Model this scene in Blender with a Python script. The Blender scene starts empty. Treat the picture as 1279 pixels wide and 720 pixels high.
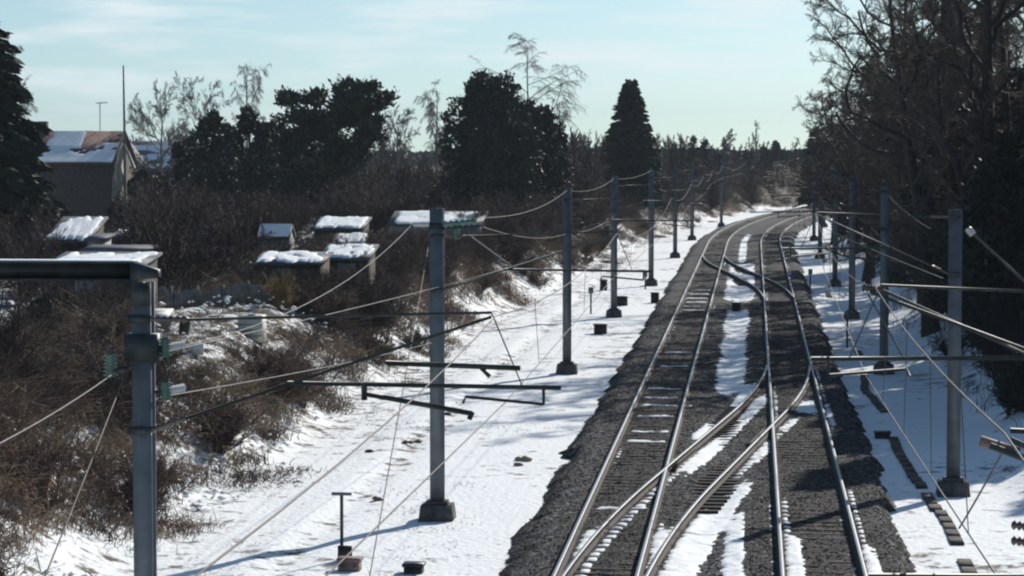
import bpy, math, random
import numpy as np
from mathutils import Vector, Matrix

C = bpy.context.scene
COL = C.collection
PI = math.pi

# ------------------------------------------------------------------ camera numbers (photo 1279 x 720)
FPX = 3300.0
CAMZ = 7.85
PITCH = math.atan(182 / FPX)
YAW = math.atan(302.5 * math.cos(PITCH) / FPX)


def at(px, py, d):
    """photo pixel + distance along the line -> point"""
    a, b = (px - 639.5) / FPX, -(py - 360) / FPX
    up, fw = b * math.cos(PITCH) - math.sin(PITCH), b * math.sin(PITCH) + math.cos(PITCH)
    x = a * math.cos(YAW) - fw * math.sin(YAW)
    y = a * math.sin(YAW) + fw * math.cos(YAW)
    k = d / y
    return np.array([x * k, d, CAMZ + up * k])


# ------------------------------------------------------------------ noise and terrain
def vnoise(x, y, seed=0):
    x, y = np.broadcast_arrays(np.asarray(x, float), np.asarray(y, float))
    xi, yi = np.floor(x).astype(np.int64), np.floor(y).astype(np.int64)
    fx, fy = x - xi, y - yi
    fx, fy = fx * fx * (3 - 2 * fx), fy * fy * (3 - 2 * fy)

    def h(a, b):
        n = (a * 374761393 + b * 668265263 + seed * 1442695041) & 0x7fffffff
        n = ((n ^ (n >> 13)) * 1274126177) & 0x7fffffff
        n = n ^ (n >> 16)
        return (n & 0xffff) / 65535.0
    return (h(xi, yi) * (1 - fx) + h(xi + 1, yi) * fx) * (1 - fy) + (h(xi, yi + 1) * (1 - fx) + h(xi + 1, yi + 1) * fx) * fy


def fbm(x, y, seed=0, o=3):
    s, a, t = 0, 1.0, 0
    for k in range(o):
        s = s + a * vnoise(np.asarray(x) * 2 ** k, np.asarray(y) * 2 ** k, seed + k)
        t += a
        a *= .5
    return s / t


def sstep(a, b, x):
    t = np.clip((np.asarray(x, float) - a) / (b - a), 0, 1)
    return t * t * (3 - 2 * t)


def bend(y):
    """the line curves away to the right beyond 205 m"""
    y = np.asarray(y, float)
    q = np.clip(y - 205, 0, 260)
    return q * q / 1500 + np.clip(y - 465, 0, None) * .30


def ground_z(x, y):
    x, y = np.asarray(x, float), np.asarray(y, float)
    xs = x - bend(y)
    toe = -12.1 + 2.4 * sstep(110, 190, y) + 1.6 * sstep(190, 260, y)
    wob = (fbm(x * .22, y * .12, 5) - .5) * 1.4
    rise = 2.5 + .9 * sstep(240, 420, y)
    zl = rise * sstep(0, 5.2, toe - xs + wob * .8)
    zr = 3.4 * sstep(0, 7.5, xs - 5.6 + wob * .6) + .04 * np.clip(xs - 13, 0, 60)
    z = -.5 + zl + zr
    bank = np.clip(zl + zr, 0, 1)
    z = z + (fbm(x * .9, y * .9, 9) - .5) * (.05 + .45 * bank) + (fbm(x * .06, y * .05, 3) - .5) * .8 * bank
    # faint furrows / footpath on the level snow
    z = z + .05 * np.exp(-((xs + 9.9) / .35) ** 2) - .05 * np.exp(-((xs + 9.2) / .3) ** 2)
    far = sstep(420, 640, y)
    z = z * (1 - far) + far * (2.2 + (fbm(x * .01, y * .01, 2) - .5) * 2)
    return z - 34 * sstep(670, 900, y)


def gz(x, y):
    return float(ground_z(x, y))


def ballast_z(x, y):
    xs = np.asarray(x, float) - bend(y)
    e = (fbm(np.asarray(y) * .6, np.asarray(x) * .6, 21) - .5) * .4 + (fbm(np.asarray(y) * 2.3, np.asarray(x) * 2.3, 22) - .5) * .5
    top = np.minimum(sstep(-5.15 + e, -4.35 + e, xs), 1 - sstep(2.75 + e, 3.3 + e, xs))
    mid = np.exp(-((xs + .8) / .55) ** 2)
    z = -.62 + .463 * top - .10 * mid * top - .022 * (np.exp(-((xs + 2.84) / .95) ** 4) + np.exp(-((xs - 1.3) / .95) ** 4)) * (fbm(np.asarray(y) * .25, np.asarray(x) * .3, 27) > .45)
    return z + (fbm(np.asarray(x) * 5, np.asarray(y) * 5, 31, 2) - .5) * .05


# ------------------------------------------------------------------ mesh helpers
def mk(name, V, F, mat, parent=None, attr=None, smooth=False, mats=None, mi=None):
    """V (n,3); F list of (m,k) integer arrays"""
    if not isinstance(F, list):
        F = [F]
    V = np.asarray(V, np.float32)
    if parent is not None:
        V = V - np.array(parent['_o'], np.float32)
    me = bpy.data.meshes.new(name)
    me.vertices.add(len(V))
    me.vertices.foreach_set('co', V.ravel())
    idx = np.concatenate([np.asarray(f).ravel() for f in F]).astype(np.int32)
    tot = np.concatenate([np.full(len(f), np.asarray(f).shape[1]) for f in F]).astype(np.int32)
    st = np.concatenate([[0], np.cumsum(tot)[:-1]]).astype(np.int32)
    me.loops.add(len(idx))
    me.loops.foreach_set('vertex_index', idx)
    me.polygons.add(len(tot))
    me.polygons.foreach_set('loop_start', st)
    me.polygons.foreach_set('loop_total', tot)
    if smooth:
        me.polygons.foreach_set('use_smooth', np.ones(len(tot), bool))
    for m in (mats or [mat]):
        me.materials.append(m)
    if mi is not None:
        me.polygons.foreach_set('material_index', np.asarray(mi, np.int32))
    if attr:
        for k, v in attr.items():
            a = me.attributes.new(k, 'FLOAT', 'POINT')
            a.data.foreach_set('value', np.asarray(v, np.float32))
    me.update(calc_edges=True)
    me.validate()
    o = bpy.data.objects.new(name, me)
    COL.objects.link(o)
    if parent is not None:
        o.parent = parent
        if '_o' not in o:
            o['_o'] = list(parent['_o'])
    return o


class MB:
    def __init__(s):
        s.V, s.F, s.n = [], {}, 0

    def add(s, V, F):
        V = np.asarray(V, float)
        F = np.asarray(F)
        s.V.append(V)
        s.F.setdefault(F.shape[1], []).append(F + s.n)
        s.n += len(V)
        return s

    def box(s, x0, x1, y0, y1, z0, z1, bev=0.0):
        b = min(bev, (x1 - x0) / 3, (y1 - y0) / 3)
        if b <= 0:
            V = [(x, y, z) for z in (z0, z1) for x, y in ((x0, y0), (x1, y0), (x1, y1), (x0, y1))]
            return s.add(V, [(0, 3, 2, 1), (4, 5, 6, 7), (0, 1, 5, 4), (1, 2, 6, 5), (2, 3, 7, 6), (3, 0, 4, 7)])
        ring = [(x0 + b, y0), (x1 - b, y0), (x1, y0 + b), (x1, y1 - b), (x1 - b, y1), (x0 + b, y1), (x0, y1 - b), (x0, y0 + b)]
        V = [(x, y, z) for z in (z0, z1) for x, y in ring]
        s.add(V, [(k, (k + 1) % 8, 8 + (k + 1) % 8, 8 + k) for k in range(8)])
        s.F.setdefault(8, []).append(np.array([[7, 6, 5, 4, 3, 2, 1, 0], [8, 9, 10, 11, 12, 13, 14, 15]]) + s.n - 16)
        return s

    def hexa(s, P):
        """8 corners: four below, four above, each anticlockwise"""
        return s.add(P, [(0, 3, 2, 1), (4, 5, 6, 7), (0, 1, 5, 4), (1, 2, 6, 5), (2, 3, 7, 6), (3, 0, 4, 7)])

    def tube(s, pts, r, n=8, cap=True):
        pts = np.asarray(pts, float)
        R = np.full(len(pts), r, float) if np.isscalar(r) else np.asarray(r, float)
        V, F = tubes(pts[None], R[None], n)
        s.add(V, F)
        if cap:
            k = len(pts)
            s.F.setdefault(n, []).append(np.array([list(range(n))[::-1], list(range((k - 1) * n, k * n))]) + s.n - k * n)
        return s

    def sweep(s, prof, pts):
        """closed profile (right, up) along a path lying nearly level"""
        pts = np.asarray(pts, float)
        t = np.gradient(pts, axis=0)
        t /= np.linalg.norm(t, axis=1)[:, None]
        rt = np.stack([t[:, 1], -t[:, 0], 0 * t[:, 0]], 1)
        rt /= np.linalg.norm(rt, axis=1)[:, None]
        up = np.cross(rt, t)
        p = np.asarray(prof, float)
        V = pts[:, None] + rt[:, None] * p[None, :, :1] + up[:, None] * p[None, :, 1:]
        k, m = len(pts), len(p)
        a = np.arange(k - 1)[:, None] * m + np.arange(m)[None]
        b = np.arange(k - 1)[:, None] * m + (np.arange(m)[None] + 1) % m
        s.add(V.reshape(-1, 3), np.stack([a, b, b + m, a + m], -1).reshape(-1, 4))
        s.F.setdefault(m, []).append(np.array([list(range(m))[::-1], list(range((k - 1) * m, k * m))]) + s.n - k * m)
        return s

    def build(s, name, mat, parent=None, **kw):
        return mk(name, np.concatenate(s.V), [np.concatenate(f) for f in s.F.values()], mat, parent, **kw)


def tubes(P, R, n=3):
    """P (B,K,3), R (B,K) -> verts, quads"""
    B, K, _ = P.shape
    T = np.gradient(P, axis=1) if K > 2 else np.repeat((P[:, 1:] - P[:, :1]), 2, axis=1)
    T = T / (np.linalg.norm(T, axis=2, keepdims=True) + 1e-9)
    ref = np.where(np.abs(T[:, :1, 2:]) > .9, np.array([1., 0, 0]), np.array([0, 0, 1.]))
    N = np.cross(T, np.broadcast_to(ref, T.shape))
    N /= np.linalg.norm(N, axis=2, keepdims=True) + 1e-9
    M = np.cross(T, N)
    a = np.arange(n) * 2 * PI / n
    V = P[:, :, None] + R[:, :, None, None] * (N[:, :, None] * np.cos(a)[:, None] + M[:, :, None] * np.sin(a)[:, None])
    base = (np.arange(B)[:, None, None] * K + np.arange(K - 1)[None, :, None]) * n
    i = base + np.arange(n)
    j = base + (np.arange(n) + 1) % n
    F = np.stack([i, i + n, j + n, j], -1).reshape(-1, 4)
    return V.reshape(-1, 3), F


def cards(P, D, U, L, W, rng):
    """leaf sprays: kite quads at P pointing along D, width along U"""
    L, W = L[:, None], W[:, None]
    N = np.cross(D, U)
    N /= np.linalg.norm(N, axis=1)[:, None] + 1e-9
    V = np.stack([P - D * L * .5, P - U * W * .5 + N * L * .08, P + D * L * .5, P + U * W * .5 + N * L * .08], 1)
    F = np.arange(len(P) * 4).reshape(-1, 4)
    return V.reshape(-1, 3), F


def unit(v):
    return v / (np.linalg.norm(v, axis=-1, keepdims=True) + 1e-9)


# ------------------------------------------------------------------ object helpers
def tag(o, label=None, cat=None, group=None, kind=None):
    if label:
        o['label'] = label
    if cat:
        o['category'] = cat
    if group:
        o['group'] = group
    if kind:
        o['kind'] = kind
    return o


def thing(name, label, cat, loc, group=None):
    o = bpy.data.objects.new(name, None)
    COL.objects.link(o)
    o.location = [float(v) for v in loc]
    o['_o'] = [float(v) for v in loc]
    o.empty_display_size = .3
    return tag(o, label, cat, group)


def dup(root, loc, rz=0, sc=(1, 1, 1), label=None, group=None):
    r = root.copy()
    COL.objects.link(r)
    r.location = [float(v) for v in loc]
    r.rotation_euler = (0, 0, rz)
    r.scale = sc
    if label:
        r['label'] = label
    if group:
        r['group'] = group
    for ch in list(root.children):
        c = ch.copy()
        COL.objects.link(c)
        c.parent = r
        for g in list(ch.children):
            d = g.copy()
            COL.objects.link(d)
            d.parent = c
    return r


# ------------------------------------------------------------------ materials
def mat(name, stops, scale=4.0, rough=.8, metal=0.0, bump=0.0, bscale=None, coord='Object', detail=4.0, spread=(.35, .65), vary=0.0, spec=.3):
    m = bpy.data.materials.new(name)
    m.use_nodes = True
    nt = m.node_tree
    b = nt.nodes['Principled BSDF']
    b.inputs['Roughness'].default_value = rough
    b.inputs['Metallic'].default_value = metal
    b.inputs['Specular IOR Level'].default_value = spec
    tc = nt.nodes.new('ShaderNodeTexCoord')
    no = nt.nodes.new('ShaderNodeTexNoise')
    no.inputs['Scale'].default_value = scale
    no.inputs['Detail'].default_value = detail
    nt.links.new(tc.outputs[coord], no.inputs['Vector'])
    cr = nt.nodes.new('ShaderNodeValToRGB')
    el = cr.color_ramp.elements
    el[0].position, el[1].position = spread
    el[0].color = (*stops[0], 1)
    el[1].color = (*stops[-1], 1)
    for k, s in enumerate(stops[1:-1]):
        e = el.new(spread[0] + (spread[1] - spread[0]) * (k + 1) / (len(stops) - 1))
        e.color = (*s, 1)
    nt.links.new(no.outputs['Fac'], cr.inputs['Fac'])
    out = cr.outputs['Color']
    if vary:
        oi = nt.nodes.new('ShaderNodeObjectInfo')
        mr = nt.nodes.new('ShaderNodeMapRange')
        mr.inputs['To Min'].default_value, mr.inputs['To Max'].default_value = 1 - vary, 1 + vary
        nt.links.new(oi.outputs['Random'], mr.inputs['Value'])
        hs = nt.nodes.new('ShaderNodeHueSaturation')
        nt.links.new(mr.outputs['Result'], hs.inputs['Value'])
        nt.links.new(out, hs.inputs['Color'])
        out = hs.outputs['Color']
    nt.links.new(out, b.inputs['Base Color'])
    if bump:
        n2 = nt.nodes.new('ShaderNodeTexNoise')
        n2.inputs['Scale'].default_value = bscale or scale * 4
        n2.inputs['Detail'].default_value = 3
        nt.links.new(tc.outputs[coord], n2.inputs['Vector'])
        bp = nt.nodes.new('ShaderNodeBump')
        bp.inputs['Strength'].default_value = bump
        bp.inputs['Distance'].default_value = .05
        nt.links.new(n2.outputs['Fac'], bp.inputs['Height'])
        nt.links.new(bp.outputs['Normal'], b.inputs['Normal'])
    return m


def cover_mat(name, under, snow=(.83, .85, .85), scale=1.3, amp=1.0, fine=6.0):
    """ground with a cover of snow: the 'snow' attribute says how much lies where"""
    m = bpy.data.materials.new(name)
    m.use_nodes = True
    nt = m.node_tree
    N, L = nt.nodes, nt.links
    b = N['Principled BSDF']
    b.inputs['Roughness'].default_value = .85
    b.inputs['Specular IOR Level'].default_value = .25
    tc = N.new('ShaderNodeTexCoord')
    at_ = N.new('ShaderNodeAttribute')
    at_.attribute_name = 'snow'
    n1 = N.new('ShaderNodeTexNoise')
    n1.inputs['Scale'].default_value = scale
    n1.inputs['Detail'].default_value = 8
    n1.inputs['Roughness'].default_value = .68
    L.new(tc.outputs['Object'], n1.inputs['Vector'])
    ma = N.new('ShaderNodeMath')
    ma.operation = 'MULTIPLY_ADD'
    L.new(n1.outputs['Fac'], ma.inputs[0])
    ma.inputs[1].default_value = amp * 2
    sb = N.new('ShaderNodeMath')
    sb.operation = 'SUBTRACT'
    L.new(at_.outputs['Fac'], sb.inputs[0])
    sb.inputs[1].default_value = amp
    L.new(sb.outputs[0], ma.inputs[2])
    mr = N.new('ShaderNodeMapRange')
    mr.inputs['From Min'].default_value, mr.inputs['From Max'].default_value = .40, .62
    L.new(ma.outputs[0], mr.inputs['Value'])
    n2 = N.new('ShaderNodeTexNoise')
    n2.inputs['Scale'].default_value = fine
    n2.inputs['Detail'].default_value = 6
    L.new(tc.outputs['Object'], n2.inputs['Vector'])
    cr = N.new('ShaderNodeValToRGB')
    cr.color_ramp.elements[0].position, cr.color_ramp.elements[1].position = .35, .68
    cr.color_ramp.elements[0].color = (*under[0], 1)
    cr.color_ramp.elements[1].color = (*under[1], 1)
    L.new(n2.outputs['Fac'], cr.inputs['Fac'])
    mx = N.new('ShaderNodeMix')
    mx.data_type = 'RGBA'
    L.new(mr.outputs['Result'], mx.inputs['Factor'])
    L.new(cr.outputs['Color'], mx.inputs[6])
    mx.inputs[7].default_value = (*snow, 1)
    L.new(mx.outputs[2], b.inputs['Base Color'])
    bp = N.new('ShaderNodeBump')
    bp.inputs['Strength'].default_value = .45
    bp.inputs['Distance'].default_value = .12
    L.new(n2.outputs['Fac'], bp.inputs['Height'])
    L.new(bp.outputs['Normal'], b.inputs['Normal'])
    return m


M = {}
M['ground'] = cover_mat('snowy ground', [(.045, .036, .026), (.15, .12, .08)], scale=1.6, amp=1.1)
M['snow'] = mat('snow', [(.79, .82, .83), (.85, .87, .87)], 3, .8, bump=.4, bscale=9)
M['ballast'] = mat('ballast stone', [(.005, .005, .005), (.030, .031, .032), (.16, .162, .165)], 6, .95, bump=1.0, bscale=11, detail=10, spread=(.40, .66))
M['gravel'] = mat('loose ballast stone', [(.010, .010, .010), (.035, .036, .037), (.15, .152, .155)], 3.1, .95, detail=8, spread=(.36, .66))
# oil and rust dust lie in the four-foot of each track: the 'stain' attribute
_nt = M['ballast'].node_tree
_b = _nt.nodes['Principled BSDF']
_src = _b.inputs['Base Color'].links[0].from_socket
_mx = _nt.nodes.new('ShaderNodeMix')
_mx.data_type = 'RGBA'
_mx.blend_type = 'MULTIPLY'
_at = _nt.nodes.new('ShaderNodeAttribute')
_at.attribute_name = 'stain'
_nt.links.new(_at.outputs['Fac'], _mx.inputs['Factor'])
_nt.links.new(_src, _mx.inputs[6])
_mx.inputs[7].default_value = (.62, .50, .42, 1)
_nt.links.new(_mx.outputs[2], _b.inputs['Base Color'])
M['sleeper'] = mat('old sleeper', [(.010, .009, .008), (.030, .026, .022)], 5, .9, bump=.3)
M['rail_side'] = mat('rusty rail', [(.022, .016, .013), (.048, .034, .026)], 6, .8)
M['rail_top'] = mat('worn rail head', [(.20, .21, .22), (.29, .30, .315)], 8, .5, metal=.8)
M['steel'] = mat('weathered galvanised steel', [(.11, .125, .14), (.17, .185, .20)], 2.5, .55, metal=.35, vary=.12, bump=.08)
M['steel_dark'] = mat('dark steel', [(.03, .036, .038), (.06, .07, .072)], 3, .5, metal=.4)
M['tube'] = mat('galvanised tube', [(.055, .062, .062), (.10, .11, .11)], 4, .55, metal=.4)  # galvanised grey taken darker to stand for shade from the trees
M['tube_dark'] = mat('dull green shade-darkened tube', [(.020, .026, .024), (.042, .052, .048)], 4, .5, metal=.3)  # dull green, darkened in place of tree shade that misses the near tubes
M['wire'] = mat('bright wire', [(.13, .13, .125), (.19, .185, .18)], 3, .6, metal=.2)
M['copper'] = mat('copper wire', [(.06, .055, .05), (.10, .09, .08)], 3, .6, metal=.2)
M['insul'] = mat('green glass insulator', [(.03, .10, .075), (.07, .19, .14)], 6, .15, spec=.7)
M['insul_b'] = mat('brown porcelain', [(.05, .035, .028), (.10, .07, .055)], 6, .2, spec=.6)
M['insul_w'] = mat('white porcelain', [(.55, .56, .54), (.7, .7, .68)], 6, .2, spec=.6)
M['concrete'] = mat('concrete', [(.045, .045, .043), (.11, .108, .10)], 4, .9, bump=.3)
M['trough'] = mat('cable trough lid', [(.025, .024, .022), (.11, .092, .078)], 3, .9, bump=.3)
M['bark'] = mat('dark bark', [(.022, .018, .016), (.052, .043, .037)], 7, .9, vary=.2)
M['twig'] = mat('brown twigs', [(.032, .025, .021), (.070, .054, .045)], 2, .85, vary=.25)
M['birch'] = mat('grey birch twigs', [(.12, .105, .10), (.21, .19, .18)], 2, .8, vary=.15)
M['birch_bark'] = mat('pale birch bark', [(.16, .15, .14), (.42, .41, .39)], 3, .8)
M['bush'] = mat('reddish bush twigs', [(.075, .050, .038), (.15, .105, .080)], 1.2, .85, vary=.35)
M['twig_r'] = mat('warm brown twigs', [(.060, .045, .036), (.115, .088, .070)], 1.2, .85, vary=.25)
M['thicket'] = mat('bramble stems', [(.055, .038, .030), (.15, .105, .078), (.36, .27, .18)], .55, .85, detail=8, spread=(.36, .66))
M['straw'] = mat('straw coloured twigs', [(.16, .11, .04), (.30, .22, .10)], 3, .8)
M['conifer'] = mat('spruce needles', [(.010, .018, .012), (.032, .050, .028)], 1.4, .75, vary=.2)
M['evergreen'] = mat('dark evergreen leaves', [(.009, .016, .012), (.030, .042, .026)], 1.1, .6, vary=.25)
M['pine'] = mat('pine needles', [(.014, .026, .016), (.042, .062, .032)], 1.2, .7, vary=.15)
M['ivy'] = mat('ivy leaves', [(.020, .032, .016), (.060, .075, .038)], 2.5, .5)
M['brick'] = mat('brown brick', [(.060, .049, .042), (.10, .080, .068)], 5, .9, vary=.15)
M['tile'] = mat('red brown roof tile', [(.085, .050, .045), (.15, .095, .085)], 5, .8, bump=.3)
M['slate'] = mat('dark slate', [(.06, .065, .075), (.12, .125, .14)], 5, .7)
M['render'] = mat('grey render', [(.26, .25, .23), (.36, .35, .33)], 3, .9)
M['wood'] = mat('weathered boards', [(.035, .028, .023), (.075, .060, .048)], 3, .9, vary=.2)
M['wood_grey'] = mat('grey boards', [(.13, .13, .125), (.24, .235, .225)], 3, .9)
M['white'] = mat('white paint', [(.66, .67, .64), (.78, .78, .75)], 3, .6)
M['cream'] = mat('pale plastic', [(.52, .50, .42), (.66, .64, .55)], 2, .6)
M['flag'] = mat('faded cloth', [(.35, .32, .27), (.52, .49, .43)], 3, .9)
M['glass'] = mat('dark window glass', [(.02, .025, .03), (.05, .06, .065)], 2, .1, spec=.6)
M['black'] = mat('black casing', [(.012, .012, .013), (.03, .03, .032)], 4, .5)
M['pinkbox'] = mat('faded red brown casing', [(.15, .10, .09), (.26, .18, .16)], 4, .7)
M['lamp_red'] = mat('unlit lens', [(.10, .02, .02), (.16, .03, .03)], 4, .2)

# ------------------------------------------------------------------ sky and sun
AZ, EL = math.radians(27), math.radians(30)
sunv = Vector((math.cos(EL) * math.sin(AZ), math.cos(EL) * math.cos(AZ), math.sin(EL)))
w = bpy.data.worlds.new('World')
C.world = w
w.use_nodes = True
nt = w.node_tree
sky = nt.nodes.new('ShaderNodeTexSky')
sky.sky_type = 'NISHITA'
sky.sun_disc = False
sky.sun_elevation = EL
sky.sun_rotation = AZ
sky.altitude = 50
sky.air_density = 1.0
sky.dust_density = 0.6
sky.ozone_density = 2.0
tcs = nt.nodes.new('ShaderNodeTexCoord')
vadd = nt.nodes.new('ShaderNodeVectorMath')
vadd.operation = 'ADD'
vadd.inputs[1].default_value = (0, 0, .06)
nt.links.new(tcs.outputs['Generated'], vadd.inputs[0])
vnm = nt.nodes.new('ShaderNodeVectorMath')
vnm.operation = 'NORMALIZE'
nt.links.new(vadd.outputs[0], vnm.inputs[0])
nt.links.new(vnm.outputs[0], sky.inputs['Vector'])
bg = nt.nodes['Background']
bg.inputs['Strength'].default_value = .09
# thin streaks of cloud low in the sky
tc = nt.nodes.new('ShaderNodeTexCoord')
mp = nt.nodes.new('ShaderNodeMapping')
mp.inputs['Scale'].default_value = (9, 9, 70)
nt.links.new(tc.outputs['Generated'], mp.inputs['Vector'])
no = nt.nodes.new('ShaderNodeTexNoise')
no.inputs['Scale'].default_value = 1.6
no.inputs['Detail'].default_value = 7
no.inputs['Roughness'].default_value = .55
nt.links.new(mp.outputs['Vector'], no.inputs['Vector'])
mr = nt.nodes.new('ShaderNodeMapRange')
mr.inputs['From Min'].default_value, mr.inputs['From Max'].default_value = .47, .70
mr.inputs['To Max'].default_value = .75
nt.links.new(no.outputs['Fac'], mr.inputs['Value'])
mx = nt.nodes.new('ShaderNodeMix')
mx.data_type = 'RGBA'
sxyz = nt.nodes.new('ShaderNodeSeparateXYZ')
nt.links.new(tc.outputs['Generated'], sxyz.inputs[0])
lowsky = nt.nodes.new('ShaderNodeMapRange')
lowsky.inputs['From Min'].default_value, lowsky.inputs['From Max'].default_value = .05, .22
lowsky.inputs['To Min'].default_value, lowsky.inputs['To Max'].default_value = 1, 0
nt.links.new(sxyz.outputs['Z'], lowsky.inputs['Value'])
cf = nt.nodes.new('ShaderNodeMath')
cf.operation = 'MULTIPLY'
nt.links.new(mr.outputs['Result'], cf.inputs[0])
nt.links.new(lowsky.outputs['Result'], cf.inputs[1])
nt.links.new(cf.outputs[0], mx.inputs['Factor'])
tint = nt.nodes.new('ShaderNodeMix')
tint.data_type = 'RGBA'
tint.blend_type = 'MULTIPLY'
tint.inputs['Factor'].default_value = 1
tint.inputs[7].default_value = (.92, 1.035, 1.04, 1)
nt.links.new(sky.outputs['Color'], tint.inputs[6])
nt.links.new(tint.outputs[2], mx.inputs[6])
mx.inputs[7].default_value = (9.0, 9.8, 10.0, 1)
nt.links.new(mx.outputs[2], bg.inputs['Color'])

sl = bpy.data.lights.new('Sun', 'SUN')
sl.energy = 5.0
sl.angle = math.radians(.55)
sl.color = (1, .95, .88)
so = bpy.data.objects.new('Sun', sl)
COL.objects.link(so)
so.rotation_euler = sunv.to_track_quat('Z', 'Y').to_euler()
so.location = (20, 30, 60)

cam = bpy.data.cameras.new('Camera')
cam.sensor_width = 36
cam.lens = 36 * FPX / 1279
cam.clip_start = .2
cam.clip_end = 6000
co = bpy.data.objects.new('Camera', cam)
COL.objects.link(co)
co.location = (0, 0, CAMZ)
co.rotation_euler = (PI / 2 - PITCH, 0, YAW)
C.camera = co
vs = C.view_settings
vs.view_transform = 'Standard'
vs.look = 'None'
vs.gamma = 1
vs.exposure = .10
C.cycles.filter_width = 2.2
C.cycles.max_bounces = 5
C.cycles.diffuse_bounces = 2
C.cycles.glossy_bounces = 2
C.cycles.transparent_max_bounces = 4

# ------------------------------------------------------------------ ground
def axis(parts):
    out = []
    for a, b, n in parts:
        out.append(np.linspace(a, b, n, endpoint=False))
    return np.concatenate(out)


gx = axis([(-900, -120, 14), (-120, -45, 30), (-45, -20, 60), (-20, 14, 150), (14, 40, 50), (40, 120, 24), (120, 901, 14)])
gy = axis([(-60, 20, 16), (20, 130, 260), (130, 320, 220), (320, 700, 70), (700, 2601, 20)])
X, Y = np.meshgrid(gx, gy)
Z = ground_z(X, Y)
xs = X - bend(Y)
toe = -12.1 + 2.4 * sstep(110, 190, Y) + 1.6 * sstep(190, 260, Y)
b_l = sstep(0, 3.0, toe - xs - .2)
far_l = sstep(6, 14, toe - xs)
b_r = sstep(0, 4, xs - 7.2)
snow = 1.06 - .52 * b_l + .10 * far_l - .34 * b_r - .52 * fbm(X * .35, Y * .12, 40) * (1 - b_l) - .10 * sstep(-2.2, .3, toe - xs)
snow = snow - .22 * np.exp(-((xs + 9.25) / .3) ** 2) * (fbm(X * .5, Y * .3, 44) > .42)
snow = snow - .75 * sstep(250, 330, Y) * (np.maximum(b_l, b_r) + sstep(330, 400, Y))
nx, ny = len(gx), len(gy)
ii = np.arange(ny - 1)[:, None] * nx + np.arange(nx - 1)[None]
F = np.stack([ii, ii + 1, ii + nx + 1, ii + nx], -1).reshape(-1, 4)
g = mk('ground', np.stack([X, Y, Z], -1).reshape(-1, 3), F, M['ground'], attr={'snow': snow.ravel()}, smooth=True)
tag(g, kind='structure')

# ballast bed
bx_ = axis([(-5.6, 3.9, 64)])
by_ = axis([(20, 120, 500), (120, 260, 420), (260, 470, 200)])
X, Y = np.meshgrid(bx_, by_)
Xw = X + bend(Y)
nx, ny = len(bx_), len(by_)
ii = np.arange(ny - 1)[:, None] * nx + np.arange(nx - 1)[None]
F = np.stack([ii, ii + 1, ii + nx + 1, ii + nx], -1).reshape(-1, 4)
bal = mk('ballast_bed', np.stack([Xw, Y, ballast_z(Xw, Y)], -1).reshape(-1, 3), F, M['ballast'], smooth=True, attr={'stain': np.clip(np.maximum(np.exp(-((X + 2.84) / .95) ** 4), np.exp(-((X - 1.3) / 1.2) ** 4)) * .95 + (fbm(X * 1.2, Y * .5, 23) - .5) * .8 + .12, 0, 1).ravel()})
tag(bal, kind='structure')


# ------------------------------------------------------------------ track
XL, XR, HG = -2.84, 1.30, .7525      # track centres, half gauge to the rail centre line


def xing(y, y0, xa, xb):
    """centre line of a 1 in 9 crossover that leaves xa at y0"""
    y = np.asarray(y, float)
    sg = np.sign(xb - xa)
    D = abs(xb - xa)
    R, n = 190.0, 1 / 9.0
    la = R * n
    sh = la * n / 2
    ls = (D - 2 * sh) / n
    t = y - y0
    s1 = np.clip(t, 0, la) ** 2 / (2 * R)
    s2 = np.clip(t - la, 0, ls) * n
    u = np.clip(t - la - ls, 0, la)
    s3 = u * n - u * u / (2 * R)
    return xa + sg * (s1 + s2 + s3)


XLEN = 190 / 9 * 2 + (4.14 - 190 / 81) * 9
RAIL = [(-.07, -.165), (.07, -.165), (.07, -.15), (.012, -.135), (.012, -.045), (.036, -.035), (.036, -.004), (.028, 0), (-.028, 0), (-.036, -.004),
        (-.036, -.035), (-.012, -.045), (-.012, -.135), (-.07, -.15)]
HEAD = [(-.036, -.034), (.036, -.034), (.036, -.006), (.026, .001), (-.026, .001), (-.036, -.006)]


def rail_path(fx, ys, off):
    x = fx(ys)
    dx = np.gradient(x, ys)
    L = np.sqrt(1 + dx * dx)
    return np.stack([x + off / L, ys - off * dx / L, np.zeros_like(ys)], 1)


def lay_rail(parent, pts):
    r = MB().sweep([(a, min(b, -.006)) for a, b in RAIL], pts).build('rail', M['rail_side'], parent)
    MB().sweep(HEAD, pts + [0, 0, .002]).build('rail_head', M['rail_top'], r)


rs = np.random.RandomState(4)


def lay_sleepers(parent, fx, y0, y1, n_single, long_=0):
    k, y = 0, y0
    rest = MB()
    while y < y1:
        cx = float(fx(np.array([y]))[0])
        c, s_ = 1.0, float((fx(np.array([y + .1])) - fx(np.array([y - .1])))[0] / .2)
        hw = 1.3 + long_
        jy = rs.uniform(-.03, .03)
        m = MB() if k < n_single else rest
        P = []
        for z in (-.30, -.172):
            for a, b in ((-hw, -.11), (hw, -.11), (hw, .11), (-hw, .11)):
                P.append((cx + a - b * s_, y + jy + b - a * 0 + a * -s_ * 0, z + rs.uniform(-.004, .004)))
        m.hexa(P)
        if k < n_single:
            m.build('sleeper', M['sleeper'], parent)
        k += 1
        y += .6
    if rest.n:
        tag(rest.build('sleeper', M['sleeper'], parent), kind='stuff')


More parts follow.
